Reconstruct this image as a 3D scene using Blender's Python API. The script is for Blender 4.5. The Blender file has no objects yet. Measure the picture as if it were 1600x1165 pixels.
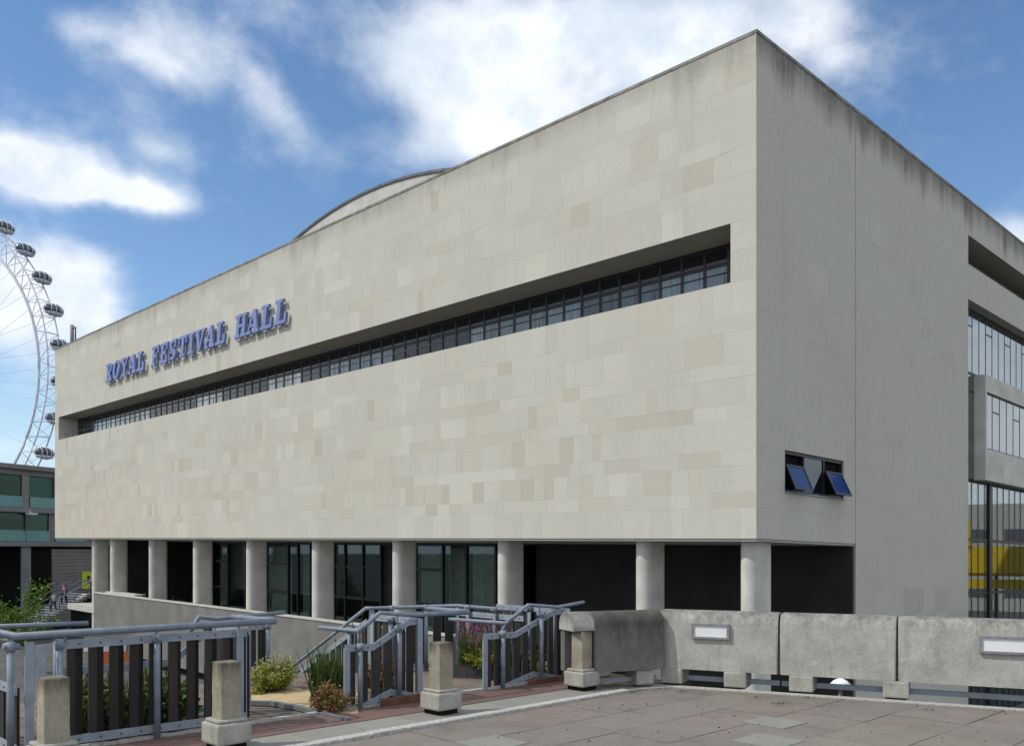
import bpy, bmesh, math, random
from mathutils import Vector, Matrix
random.seed(7)
R_ = math.radians
S = bpy.context.scene
COL = S.collection
# ------------------------------------------------------------------ camera
FPX = 1403.0            # focal length in photograph pixels
EYE = 1.65
HOR = 862.0             # horizon row
cam = bpy.data.cameras.new('camera'); camo = bpy.data.objects.new('camera', cam); COL.objects.link(camo)
camo.location = (0, 0, EYE); camo.rotation_euler = (R_(90), 0, 0)
cam.sensor_width = 36; cam.lens = 36 * FPX / 1600
cam.shift_y = (HOR - 582.5) / 1600
cam.clip_end = 9000; cam.clip_start = .05
S.camera = camo
# ------------------------------------------------------------------ light
SUN_H = Vector((-.97, -.24)); SUN_EL = 50
s_dir = Vector((SUN_H.x, SUN_H.y, 0)).normalized() * math.cos(R_(SUN_EL)) + Vector((0, 0, math.sin(R_(SUN_EL))))
sl = bpy.data.lights.new('sun', 'SUN'); slo = bpy.data.objects.new('sun', sl); COL.objects.link(slo)
sl.energy = 2.45; sl.angle = R_(.6); sl.color = (1, .955, .87)
slo.rotation_euler = (-s_dir).to_track_quat('-Z', 'Y').to_euler()
S.view_settings.view_transform = 'Standard'; S.view_settings.look = 'None'
S.view_settings.exposure = 0.3; S.view_settings.gamma = 1; S.view_settings.use_curve_mapping = False

def pxdir(x, y):
    return Vector(((x - 800) / FPX, 1, (HOR - y) / FPX)).normalized()

world = bpy.data.worlds.new('World'); S.world = world; world.use_nodes = True
class NT:
    """tiny node-graph helper"""
    def __init__(s, tree): s.t = tree; s.n = tree.nodes; s.l = tree.links
    def new(s, typ, **kw):
        n = s.n.new(typ)
        for k, v in kw.items(): setattr(n, k, v)
        return n
    def put(s, sock, v):
        if hasattr(v, 'is_linked') or isinstance(v, bpy.types.NodeSocket): s.l.new(v, sock)
        elif v is not None: sock.default_value = v
    def m(s, op, a, b=None, c=None, clamp=False):
        n = s.new('ShaderNodeMath', operation=op, use_clamp=clamp)
        s.put(n.inputs[0], a)
        if b is not None: s.put(n.inputs[1], b)
        if c is not None: s.put(n.inputs[2], c)
        return n.outputs[0]
    def dot(s, a, v):
        n = s.new('ShaderNodeVectorMath', operation='DOT_PRODUCT'); s.put(n.inputs[0], a); n.inputs[1].default_value = v
        return n.outputs['Value']
    def vmul(s, a, v):
        n = s.new('ShaderNodeVectorMath', operation='MULTIPLY'); s.put(n.inputs[0], a); n.inputs[1].default_value = v
        return n.outputs[0]
    def noise(s, vec, scale, detail=4, rough=.55, dist=0):
        n = s.new('ShaderNodeTexNoise'); s.put(n.inputs['Vector'], vec)
        n.inputs['Scale'].default_value = scale; n.inputs['Detail'].default_value = detail
        n.inputs['Roughness'].default_value = rough; n.inputs['Distortion'].default_value = dist
        return n.outputs['Fac']
    def ramp(s, v, lo, hi, a=0., b=1., smooth=True):
        n = s.new('ShaderNodeMapRange', clamp=True)
        n.interpolation_type = 'SMOOTHSTEP' if smooth else 'LINEAR'
        s.put(n.inputs[0], v); n.inputs[1].default_value = lo; n.inputs[2].default_value = hi
        n.inputs[3].default_value = a; n.inputs[4].default_value = b
        return n.outputs[0]
    def mix(s, f, a, b, mode='MIX'):
        n = s.new('ShaderNodeMix', data_type='RGBA', blend_type=mode); s.put(n.inputs[0], f)
        for i, v in ((6, a), (7, b)):
            if isinstance(v, (tuple, list)): v = tuple(v) + (1,) * (4 - len(v))
            s.put(n.inputs[i], v)
        return n.outputs[2]

CLOUDS = [  # px x, y, half width, half height, turn, weight : where each cloud bank stands in the sky
    (830, 130, 220, 100, 12, .80), (1000, 70, 240, 110, 0, .70), (1230, 40, 210, 75, 10, .5), (690, 95, 90, 70, 30, .5),
    (760, 205, 110, 55, 20, .75), (660, 240, 70, 32, 0, .35), (905, 30, 230, 55, 0, .35), (1330, 70, 110, 55, 25, .4),
    (115, 35, 75, 38, 30, .45), (220, 65, 120, 42, 20, .42), (340, 100, 135, 55, 38, .50), (430, 175, 75, 38, 45, .48), (410, 25, 120, 60, 0, .50), (265, 110, 60, 25, 30, .35),
    (50, 255, 105, 44, 5, 1.0), (150, 285, 105, 34, 12, .95), (245, 308, 58, 24, 12, .95), (5, 245, 60, 45, 0, .7),
    (40, 400, 120, 85, 15, .75), (110, 470, 75, 62, 30, .75), (10, 490, 110, 70, 0, .65), (150, 500, 40, 40, 0, .4),
    (262, 232, 55, 20, 30, .3), (1600, 375, 60, 30, 20, .75), (20, 705, 70, 24, 0, .6), (60, 600, 120, 60, 0, .25)]
w = NT(world.node_tree); bg = w.n['Background']
sky = w.new('ShaderNodeTexSky', sky_type='NISHITA', sun_disc=False)
sky.sun_elevation = R_(SUN_EL); sky.sun_rotation = math.atan2(SUN_H.x, SUN_H.y); sky.air_density = 1.0; sky.dust_density = .0; sky.ozone_density = 1.6
tc = w.new('ShaderNodeTexCoord'); dvec = tc.outputs['Generated']
# gentle warp so that the banks get ragged rims
wn = w.new('ShaderNodeTexNoise'); w.put(wn.inputs['Vector'], dvec); wn.inputs['Scale'].default_value = 9; wn.inputs['Detail'].default_value = 8
wsub = w.new('ShaderNodeVectorMath', operation='SUBTRACT'); w.put(wsub.inputs[0], wn.outputs['Color']); wsub.inputs[1].default_value = (.5, .5, .5)
wsc = w.vmul(wsub.outputs[0], (.055, .055, .055))
wadd = w.new('ShaderNodeVectorMath', operation='ADD'); w.put(wadd.inputs[0], dvec); w.put(wadd.inputs[1], wsc)
dw = wadd.outputs[0]
acc = None
for (cx, cy, a, b, ang, wt) in CLOUDS:
    d0 = pxdir(cx, cy)
    right = (pxdir(cx + 5, cy) - d0).normalized(); up = d0.cross(right).normalized()
    if up.z < 0: up = -up
    c_, s_ = math.cos(R_(ang)), math.sin(R_(ang))
    e1 = right * c_ - up * s_; e2 = right * s_ + up * c_
    ka = (pxdir(cx + a, cy) - d0).length; kb = (pxdir(cx, cy - b) - d0).length
    e1 = e1 / ka; e2 = e2 / kb
    u = w.m('SUBTRACT', w.dot(dw, e1), e1.dot(d0)); v = w.m('SUBTRACT', w.dot(dw, e2), e2.dot(d0))
    r2 = w.m('ADD', w.m('MULTIPLY', u, u), w.m('MULTIPLY', v, v))
    front = w.m('GREATER_THAN', w.dot(dvec, d0), 0)
    g = w.m('MULTIPLY', w.m('MULTIPLY', w.m('EXPONENT', w.m('MULTIPLY', r2, -.8)), wt), front)
    acc = g if acc is None else w.m('ADD', acc, g)
acc = w.m('MINIMUM', acc, 1.1)
n1 = w.noise(w.vmul(dvec, (1, 1, 1.5)), 7.5, 12, .60, .12)
n2 = w.noise(w.vmul(dvec, (1, 1, 2.2)), 2.6, 6, .55, .2)
inview = w.ramp(w.dot(dvec, Vector((0, .96, .28)).normalized()), .70, .86)       # elsewhere unseen cloud cover, thickened to brighten the shaded side wall
gen = w.m('MULTIPLY', w.ramp(n2, .34, .54), w.m('SUBTRACT', 1, inview))
base = w.m('MAXIMUM', acc, w.m('MULTIPLY', gen, 1.6))
dens = w.ramp(w.m('ADD', base, w.m('MULTIPLY', w.m('SUBTRACT', n1, .5), 2.2)), .10, 1.30)
dens = w.m('MULTIPLY', dens, .96)
shade = w.ramp(w.m('ADD', w.noise(dvec, 7, 9, .62), w.m('MULTIPLY', w.m('SUBTRACT', n1, .5), -.5)), .34, .60)
ccol = w.mix(shade, (4.0, 4.55, 5.2), (5.9, 6.1, 6.35))
hsv = w.new('ShaderNodeHueSaturation'); w.put(hsv.inputs['Color'], sky.outputs[0]); hsv.inputs['Saturation'].default_value = 1.12; hsv.inputs['Value'].default_value = .80
low = w.mix(w.ramp(w.dot(dvec, (0, 0, 1)), .0, .22, .9, 0), hsv.outputs[0], (3.2, 4.2, 5.3))      # pale, not yellow, towards the horizon
w.put(bg.inputs[0], w.mix(dens, low, ccol)); bg.inputs[1].default_value = .15

# ------------------------------------------------------------------ materials
def newmat(name):
    m = bpy.data.materials.new(name); m.use_nodes = True
    g = NT(m.node_tree); return m, g, g.n['Principled BSDF']
def pos(g): return g.new('ShaderNodeNewGeometry').outputs['Position']
def bump(g, bs, h, strength, dist=.02):
    b = g.new('ShaderNodeBump'); b.inputs['Strength'].default_value = strength; b.inputs['Distance'].default_value = dist
    g.put(b.inputs['Height'], h); g.l.new(b.outputs[0], bs.inputs['Normal'])
def plain(name, col, rough=.6, metal=0, var=.12, scale=6, bmp=0, spec=.5):
    m, g, b = newmat(name)
    n = g.noise(pos(g), scale, 6)
    c = g.mix(g.ramp(n, .25, .75), tuple(x * (1 - var) for x in col), tuple(min(1, x * (1 + var)) for x in col))
    g.put(b.inputs['Base Color'], c); b.inputs['Roughness'].default_value = rough; b.inputs['Metallic'].default_value = metal
    b.inputs['Specular IOR Level'].default_value = spec
    if bmp: bump(g, b, g.noise(pos(g), scale * 6, 4), bmp)
    return m
# axes of the hall (u runs along the lettered front, w along the side, v up; the whole hall sits a hair off level)
XC = 6.535; YC = 24.0
LX, LY = -.69602, .71802
RX, RY = .71794, .69611
SU, SW = .01155, -.0177
def B(u, w_, v): return Vector((XC + LX * u + RX * w_, YC + LY * u + RY * w_, v + SU * u + SW * w_))
def hall_v(g, p):      # height above datum measured along the hall's own level
    kx = -(SU * LX + SW * RX); ky = -(SU * LY + SW * RY)
    return g.m('ADD', g.dot(p, (kx, ky, 1)), -(kx * XC + ky * YC))
def hall_u(g, p): return g.m('ADD', g.dot(p, (LX, LY, 0)), -(LX * XC + LY * YC))
def hall_w(g, p): return g.m('ADD', g.dot(p, (RX, RY, 0)), -(RX * XC + RY * YC))
VTOP = 15.63; VSOF = 2.01; ULEN = 56.7

def stone_mat(name, col, tone='object', dirt=1.0):
    m, g, b = newmat(name); p = pos(g)
    if tone == 'object': t = g.new('ShaderNodeObjectInfo').outputs['Color']
    elif tone == 'attr': t = g.new('ShaderNodeVertexColor', layer_name='tone').outputs['Color']
    else: t = (1, 1, 1)
    v = hall_v(g, p)
    c = g.mix(1.0, col, t, 'MULTIPLY')
    big = g.noise(p, .22, 6, .6); fine = g.noise(p, 9, 6, .65)
    st = g.noise(g.vmul(p, (1.1, 1.1, .09)), 1.0, 7, .7)                 # rain runs
    c = g.mix(g.ramp(big, .35, .72, 0, .30), c, tuple(x * y for x, y in zip(col, (.86, .84, .80))))
    c = g.mix(g.ramp(fine, .35, .8, 0, .22), c, tuple(x * .74 for x in col))
    c = g.mix(g.ramp(st, .52, .8, 0, .24), c, tuple(x * .66 for x in col))
    # soot hanging from the coping: a ragged band, heavier on the side wall
    edge = g.m('SUBTRACT', VTOP, v)
    side = g.ramp(hall_u(g, p), .0, -.004)
    fst = g.noise(g.vmul(p, (3.2, 3.2, .35)), 1.0, 8, .75)
    rag = g.m('MULTIPLY', g.m('ADD', g.m('MULTIPLY', g.ramp(st, .40, .80), 1.1), g.m('ADD', g.m('MULTIPLY', fst, .7), g.m('MULTIPLY', g.noise(p, .5, 4, .6), .5))), g.m('ADD', .62, g.m('MULTIPLY', side, .32)))
    so = g.m('MULTIPLY', g.ramp(g.m('SUBTRACT', rag, edge), -.55, .75), g.m('ADD', .42 * dirt, g.m('MULTIPLY', side, .36 * dirt)))
    so = g.m('MULTIPLY', so, g.ramp(fine, .2, .55, .55, 1.0))
    c = g.mix(so, c, (.085, .082, .07))
    # faint warm bloom low on the far end of the front
    u = hall_u(g, p)
    wb = g.m('MULTIPLY', g.m('MULTIPLY', g.ramp(u, 25, 44), g.ramp(v, 7.4, 3.4)), g.ramp(g.noise(g.vmul(p, (1, 1, .5)), .9, 5, .6), .38, .7, 0, .45))
    c = g.mix(wb, c, (.56, .47, .34))
    g.put(b.inputs['Base Color'], c); b.inputs['Roughness'].default_value = .85; b.inputs['Specular IOR Level'].default_value = .2
    bump(g, b, g.m('ADD', fine, g.noise(p, 40, 3)), .12, .02)
    return m
STONE = (.51, .492, .428)
M = {}
M['panel'] = stone_mat('portland_stone_panel', STONE)
M['panel_stuff'] = stone_mat('portland_stone_cladding', STONE, 'attr')
M['core'] = stone_mat('stone_joint', (.40, .385, .335), 'none', .4)
M['smooth'] = plain('smooth_render', (.46, .45, .41), .8, 0, .08, 2, .05, .2)
M['baystone'] = plain('bay_stone', (.56, .54, .48), .85, 0, .14, 1.1, .05, .2)
M['soffit'] = plain('soffit_paint', (.42, .41, .38), .8, 0, .08, 1.5, 0, .2)
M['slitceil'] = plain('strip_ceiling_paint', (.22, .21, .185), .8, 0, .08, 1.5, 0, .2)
M['column'] = plain('column_paint', (.52, .505, .455), .7, 0, .13, 1.6, .03, .2)
M['stonecoping'] = plain('stained_stone_coping', (.22, .21, .185), .85, 0, .4, 2.5, .1, .2)
M['coping'] = plain('lead_coping', (.10, .10, .11), .6, .2, .3, 3)
M['dark'] = plain('dark_metal', (.013, .014, .018), .45, .1, .2, 3)
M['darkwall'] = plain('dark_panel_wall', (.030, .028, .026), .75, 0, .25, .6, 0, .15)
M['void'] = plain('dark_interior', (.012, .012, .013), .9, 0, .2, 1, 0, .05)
M['blue'] = plain('blue_letter', (.15, .205, .42), .45, 0, .06, 3)
M['curtain'] = plain('curtain', (.42, .45, .42), .9, 0, .25, 5, 0, .1)
M['galv'] = plain('galvanised_steel', (.185, .22, .265), .6, .1, .16, 9, .02, .35)
M['paintsteel'] = plain('pale_painted_steel', (.255, .29, .335), .6, .05, .12, 8, .02, .3)
M['rust'] = plain('rusty_steel', (.15, .06, .035), .85, 0, .4, 14, .2)
M['white'] = plain('white_enamel', (.7, .72, .72), .4, 0, .05, 4)
M['grey'] = plain('grey_enamel', (.12, .12, .14), .45, .2, .1, 8)
M['lightframe'] = plain('light_frame', (.24, .24, .26), .45, .3, .2, 20)
M['granite'] = plain('pale_granite', (.38, .37, .34), .8, 0, .3, 30, .2, .3)
M['yellow'] = plain('yellow_paint', (.75, .50, .01), .5, 0, .05, 3)
M['teal2'] = plain('teal_paint', (.06, .16, .20), .5, 0, .1, 3)
M['lime'] = plain('lime_sign', (.55, .60, .02), .5, 0, .05, 3)
M['orange'] = plain('orange_paint', (.55, .14, .03), .6, 0, .1, 3)
M['wheelwhite'] = plain('white_steel', (.62, .64, .68), .5, .1, .05, .1)
M['sand'] = plain('pale_sand', (.44, .34, .20), .95, 0, .16, 16, .4, .1)
M['soil'] = plain('soil', (.06, .045, .03), .95, 0, .3, 14, .4, .1)
M['zinc'] = plain('zinc_edge', (.17, .185, .20), .5, .3, .15, 8)
M['ground'] = plain('city_ground', (.10, .098, .095), .9, 0, .2, .4, 0, .2)
M['brickpath'] = plain('brown_path', (.17, .12, .10), .9, 0, .25, 5, .1, .1)
M['farconc'] = plain('brown_grey_concrete', (.235, .22, .215), .85, 0, .15, .8, .05, .2)
M['farband'] = plain('pale_concrete_band', (.22, .225, .235), .8, 0, .1, .8)
M['bark'] = plain('bark', (.10, .075, .05), .9, 0, .3, 12, .3)
M['skin'] = plain('skin', (.45, .28, .20), .6)
M['cloth_dark'] = plain('dark_cloth', (.03, .03, .05), .9)
M['cloth_pink'] = plain('purple_cloth', (.25, .12, .30), .9)
M['cloth_white'] = plain('white_cloth', (.6, .58, .55), .9)
M['cloth_rust'] = plain('rust_cloth', (.32, .10, .05), .9)
M['hair'] = plain('brown_hair', (.05, .03, .02), .8)
M['drum'] = plain('pale_grey_render', (.47, .46, .43), .8, 0, .14, .9, .05, .2)

def tint_mat(name, base, rough=.6, var=.2, scale=8, bmp=.1, stretch=(1, 1, 1), spec=.3, sooty=0):
    """a colour of its own times the object's colour"""
    m, g, b = newmat(name); p = pos(g); t = g.new('ShaderNodeObjectInfo').outputs['Color']
    n = g.noise(g.vmul(p, stretch), scale, 7, .65); n2 = g.noise(p, scale * .14, 4, .6)
    c = g.mix(1, base, t, 'MULTIPLY')
    c = g.mix(g.ramp(n, .3, .75, 0, var * 1.6), c, tuple(x * .55 for x in base))
    c = g.mix(g.ramp(n2, .35, .75, 0, var * 1.8), c, tuple(x * .62 for x in base))
    if sooty: c = g.mix(g.ramp(g.noise(p, 1.1, 6, .7), .45, .75, 0, sooty), c, tuple(x * .35 for x in base))
    g.put(b.inputs['Base Color'], c); b.inputs['Roughness'].default_value = rough; b.inputs['Specular IOR Level'].default_value = spec
    bump(g, b, n, bmp)
    return m
M['paver'] = tint_mat('red_grey_paver', (.195, .174, .150), .85, .18, 26, .2, sooty=.40)
M['redtile'] = tint_mat('red_tile', (.15, .095, .078), .8, .2, 20, .1)
M['greytile'] = tint_mat('grey_tile', (.24, .232, .208), .85, .18, 22, .15)
M['slat'] = tint_mat('weathered_slat', (.048, .045, .043), .85, .4, 14, .3, (1, 1, .08), .2)
M['board'] = tint_mat('timber_decking', (.185, .150, .125), .85, .3, 12, .25, (.2, .2, 1), .15)

def conc_mat(name, base, zt, zb, dark=.8, speck=.5):
    m, g, b = newmat(name); p = pos(g)
    n = g.noise(p, 3.2, 9, .72); f = g.noise(p, 55, 6, .75); pit = g.noise(p, 150, 3, .6)
    st = g.noise(g.vmul(p, (1, 1, .22)), 7.5, 8, .75)
    c = g.mix(g.ramp(n, .3, .72), tuple(x * .82 for x in base), tuple(min(1, x * 1.15) for x in base))
    c = g.mix(g.ramp(f, .44, .70, 0, speck), c, tuple(x * .40 for x in base))
    c = g.mix(g.ramp(pit, .55, .72, 0, speck * .8), c, tuple(x * .32 for x in base))
    c = g.mix(g.ramp(st, .5, .75, 0, .6), c, tuple(x * .42 for x in base))
    c = g.mix(g.ramp(g.noise(p, 1.7, 6, .7), .45, .68, 0, .5), c, tuple(x * .5 for x in base))
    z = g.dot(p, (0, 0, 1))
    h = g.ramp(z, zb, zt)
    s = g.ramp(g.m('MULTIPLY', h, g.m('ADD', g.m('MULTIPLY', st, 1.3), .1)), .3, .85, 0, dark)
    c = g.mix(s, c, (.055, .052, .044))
    g.put(b.inputs['Base Color'], c); b.inputs['Roughness'].default_value = .92; b.inputs['Specular IOR Level'].default_value = .15
    bump(g, b, g.m('ADD', f, g.m('MULTIPLY', pit, .7)), .5, .012)
    return m
M['parapet'] = conc_mat('weathered_concrete', (.43, .42, .385), 1.0, .55, .7, .5)
M['return'] = conc_mat('shaded_stained_concrete', (.19, .185, .17), .95, .1, .8, .4)  # stained, and its shade is put into the darker base colour too
M['post'] = conc_mat('lichen_concrete', (.36, .325, .245), .80, .40, .85, .4)
M['pedestal'] = conc_mat('pale_concrete', (.40, .385, .34), .9, .1, .4, .4)
M['terracewall'] = plain('terrace_concrete', (.175, .168, .155), .85, 0, .16, .8, .05, .2)

def glass_mat(name, tint, see=.5, refl=(.7, .8, .95), rough=.02, f0=.12, fk=.9):
    m, g, b = newmat(name); g.n.remove(b)
    t = g.new('ShaderNodeBsdfTransparent'); t.inputs[0].default_value = tuple(tint) + (1,)
    d = g.new('ShaderNodeBsdfDiffuse'); d.inputs[0].default_value = tuple(x * .08 for x in tint) + (1,)
    gl = g.new('ShaderNodeBsdfGlossy'); gl.inputs['Color'].default_value = tuple(refl) + (1,); gl.inputs['Roughness'].default_value = rough
    a = g.new('ShaderNodeMixShader'); a.inputs[0].default_value = see; g.l.new(d.outputs[0], a.inputs[1]); g.l.new(t.outputs[0], a.inputs[2])
    lw = g.new('ShaderNodeLayerWeight'); lw.inputs[0].default_value = .35
    fac = g.m('ADD', g.m('MULTIPLY', lw.outputs['Fresnel'], fk), f0, clamp=True)
    x = g.new('ShaderNodeMixShader'); g.put(x.inputs[0], fac); g.l.new(a.outputs[0], x.inputs[1]); g.l.new(gl.outputs[0], x.inputs[2])
    g.l.new(x.outputs[0], g.n['Material Output'].inputs[0])
    return m
M['glass'] = glass_mat('clear_glass', (.85, .9, .88), .95, (.85, .9, .95), .02, .10, .55)
M['foyerglass'] = glass_mat('foyer_glass', (.8, .86, .84), .95, (.6, .7, .75), .02, .015, .16)
M['skyglass'] = glass_mat('sky_reflecting_glass', (.4, .5, .6), .4, (.80, .86, .90), .02, .3, .6)
M['blueglass'] = glass_mat('tilted_blue_glass', (.3, .4, .7), .5, (.11, .18, .40), .01, .28)
M['midglass'] = glass_mat('grey_glass', (.3, .35, .4), .6, (.55, .62, .66), .02, .15, .4)
M['teal'] = glass_mat('teal_glass', (.62, .86, .80), .85, (.6, .75, .75), .03, .06)
M['frost'] = plain('frosted_teal_glass', (.16, .33, .33), .25, 0, .1, 1)
M['greenpane'] = plain('green_back_pane', (.16, .30, .22), .2, 0, .4, .5)
def pane_mat():
    m, g, b = newmat('blind_and_reflection_glass'); t = g.new('ShaderNodeObjectInfo').outputs['Color']
    n = g.noise(g.vmul(pos(g), (3, 3, .2)), 2, 5, .6)
    g.put(b.inputs['Base Color'], g.mix(g.ramp(n, .4, .7, 0, .55), t, (.012, .016, .024)))
    b.inputs['Roughness'].default_value = .06; b.inputs['Specular IOR Level'].default_value = .5
    return m
M['pane'] = pane_mat()
def leaf_mat(name, c1, c2):
    m, g, b = newmat(name); t = g.new('ShaderNodeVertexColor', layer_name='tone').outputs['Color']
    s = g.new('ShaderNodeSeparateColor'); g.l.new(t, s.inputs[0])
    g.put(b.inputs['Base Color'], g.mix(s.outputs[0], c1, c2)); b.inputs['Roughness'].default_value = .55
    tr = g.new('ShaderNodeBsdfTranslucent'); g.put(tr.inputs[0], g.mix(s.outputs[0], c1, c2))
    x = g.new('ShaderNodeMixShader'); x.inputs[0].default_value = .3; g.l.new(b.outputs[0], x.inputs[1]); g.l.new(tr.outputs[0], x.inputs[2])
    g.l.new(x.outputs[0], g.n['Material Output'].inputs[0])
    return m
M['leaf_lime'] = leaf_mat('lime_leaf', (.10, .13, .012), (.42, .40, .05))
M['leaf_green'] = leaf_mat('green_leaf', (.025, .055, .012), (.13, .19, .03))
M['leaf_tree'] = leaf_mat('tree_leaf', (.035, .10, .008), (.16, .27, .02))
M['leaf_red'] = leaf_mat('red_green_leaf', (.13, .19, .03), (.30, .05, .06))
M['leaf_dark'] = leaf_mat('dark_leaf', (.008, .014, .008), (.03, .045, .018))
M['petal_pink'] = leaf_mat('pink_petal', (.40, .04, .25), (.6, .12, .42))
M['petal_white'] = leaf_mat('white_petal', (.6, .58, .45), (.8, .8, .7))
M['petal_mauve'] = leaf_mat('mauve_petal', (.25, .18, .36), (.42, .32, .5))

# ------------------------------------------------------------------ building blocks
WL = {}
def tag(o, label=None, cat=None, group=None, kind=None):
    if label: o['label'] = label
    if cat: o['category'] = cat
    if group: o['group'] = group
    if kind: o['kind'] = kind
    return o
def empty(name, loc, label, cat, group=None):
    o = bpy.data.objects.new(name, None); COL.objects.link(o); o.location = loc; o.empty_display_size = .2
    WL[o.name] = Vector(loc); return tag(o, label, cat, group)
class MB:
    def __init__(s): s.v = []; s.f = []; s.t = []; s.smooth = []
    def add(s, vs, fs, tone=None, smooth=False):
        k = len(s.v); s.v += [Vector(x) for x in vs]; s.f += [tuple(i + k for i in f) for f in fs]
        s.t += [tone or (1, 1, 1)] * len(fs); s.smooth += [smooth] * len(fs); return s
    def hexa(s, c, tone=None):   # 8 corners: bottom loop 0-3, top loop 4-7
        return s.add(c, [(3, 2, 1, 0), (4, 5, 6, 7), (0, 1, 5, 4), (1, 2, 6, 5), (2, 3, 7, 6), (3, 0, 4, 7)], tone)
    def bbox(s, u0, u1, w0, w1, v0, v1, tone=None):    # in hall axes
        return s.hexa([B(u0, w0, v0), B(u0, w1, v0), B(u1, w1, v0), B(u1, w0, v0), B(u0, w0, v1), B(u0, w1, v1), B(u1, w1, v1), B(u1, w0, v1)], tone)
    def fbox(s, fn, a0, a1, b0, b1, z0, z1, tone=None):
        return s.hexa([fn(a0, b0, z0), fn(a1, b0, z0), fn(a1, b1, z0), fn(a0, b1, z0), fn(a0, b0, z1), fn(a1, b0, z1), fn(a1, b1, z1), fn(a0, b1, z1)], tone)
    def tube(s, pts, r, n=8, cap=True, r2=None):
        pts = [Vector(p) for p in pts]; rings = []
        for i, p in enumerate(pts):
            a = pts[max(i - 1, 0)]; b = pts[min(i + 1, len(pts) - 1)]
            t = (b - a).normalized()
            if 0 < i < len(pts) - 1:
                t1 = (p - a).normalized(); t2 = (b - p).normalized(); t = (t1 + t2).normalized()
                k = 1 / max(.5, t.dot(t1))
            else: k = 1
            ref = Vector((0, 0, 1)) if abs(t.z) < .9 else Vector((1, 0, 0))
            x = t.cross(ref).normalized(); y = t.cross(x).normalized()
            rr = r if r2 is None else r + (r2 - r) * i / (len(pts) - 1)
            rings.append([p + (x * math.cos(2 * math.pi * j / n) + y * math.sin(2 * math.pi * j / n) * k) * rr for j in range(n)])
        vs = [q for ring in rings for q in ring]; fs = []
        for i in range(len(pts) - 1):
            for j in range(n):
                fs.append((i * n + j, i * n + (j + 1) % n, (i + 1) * n + (j + 1) % n, (i + 1) * n + j))
        s.add(vs, fs, smooth=True)
        if cap:
            k = len(s.v) - len(vs)
            for f in (tuple(range(n - 1, -1, -1)), tuple(range(len(vs) - n, len(vs)))):
                s.f.append(tuple(i + k for i in f)); s.t.append((1, 1, 1)); s.smooth.append(False)
        return s
    def prism(s, poly, d):     # planar polygon pushed along vector d
        n = len(poly); poly = [Vector(p) for p in poly]; d = Vector(d)
        return s.add(poly + [p + d for p in poly], [tuple(range(n - 1, -1, -1)), tuple(range(n, 2 * n))] + [(i, (i + 1) % n, (i + 1) % n + n, i + n) for i in range(n)])
    def build(s, name, mat, parent=None, tones=False, kind=None, bevel=0, color=None, recalc=True):
        wl = WL.get(parent.name, Vector((0, 0, 0))) if parent else Vector((0, 0, 0))
        me = bpy.data.meshes.new(name); me.from_pydata([v - wl for v in s.v], [], s.f)
        if recalc:
            bm = bmesh.new(); bm.from_mesh(me); bmesh.ops.recalc_face_normals(bm, faces=bm.faces[:]); bm.to_mesh(me); bm.free()
        for p, sm in zip(me.polygons, s.smooth): p.use_smooth = sm
        if tones:
            ca = me.color_attributes.new('tone', 'FLOAT_COLOR', 'CORNER')
            buf = []
            for p, t in zip(me.polygons, s.t): buf += (list(t) + [1]) * p.loop_total
            ca.data.foreach_set('color', buf)
        me.materials.append(mat)
        o = bpy.data.objects.new(name, me); COL.objects.link(o)
        if parent: o.parent = parent; WL[o.name] = wl
        if kind: o['kind'] = kind
        if bevel:
            b = o.modifiers.new('bevel', 'BEVEL'); b.width = bevel; b.segments = 2; b.limit_method = 'ANGLE'; b.angle_limit = R_(40)
        if color: o.color = tuple(color) + (1,)
        return o
def dup(o, off, parent, color=None):     # another of the same part, shifted, sharing its mesh
    c = o.copy(); COL.objects.link(c); c.parent = parent; c.location = o.location + Vector(off)
    WL[c.name] = WL[parent.name]
    if color: c.color = tuple(color) + (1,)
    return c
def at(x, y, z=0.):      # the point of height z that the photograph shows at pixel x, y
    d = (EYE - z) * FPX / (y - HOR); return Vector(((x - 800) / FPX * d, d, z))

# ================================================================== SETTING
MB().fbox(lambda a, b, z: Vector((a, b, z)), -3500, 3500, -3500, 3500, -5.6, -5.2).build('ground', M['ground'], kind='structure')
O = Vector((0, 9.2, 0))
def T(p, q, z): return Vector((O.x + RX * p + .69602 * q, O.y + RY * p - .71802 * q, z))   # terrace axes: p along the kerb, q towards the camera

# ================================================================== CONCERT HALL
hall = empty('concert_hall', B(0, 0, -5.2), 'large pale stone concert hall with blue rooftop lettering and long recessed window strip', 'building')
hall['label'] = 'large pale stone concert hall on round white columns with one long recessed window strip'
SL0, SL1 = 9.0, 10.62      # window strip
US0, US1 = .79, 55.9
c = MB()
c.bbox(0, ULEN, 0, 15.5, SL1, VTOP - .12); c.bbox(.25, ULEN, 0, 15.5, VSOF, SL0)
c.bbox(0, .25, 0, 1.48, VSOF, SL0); c.bbox(0, .25, 5.03, 15.5, VSOF, SL0); c.bbox(0, .25, 1.48, 5.03, VSOF, 3.36); c.bbox(0, .25, 1.48, 5.03, 4.52, SL0)
c.bbox(0, US0, 0, 1.4, SL0, SL1); c.bbox(US1, ULEN, 0, 1.4, SL0, SL1)
c.bbox(0, ULEN, 1.4, 15.5, SL0, SL1)
c.bbox(0, 13.9, 5.86, 15.5, -5.1, VSOF)
c.bbox(13.9, 50.5, 9.5, 15.5, -5.1, VSOF)
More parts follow.
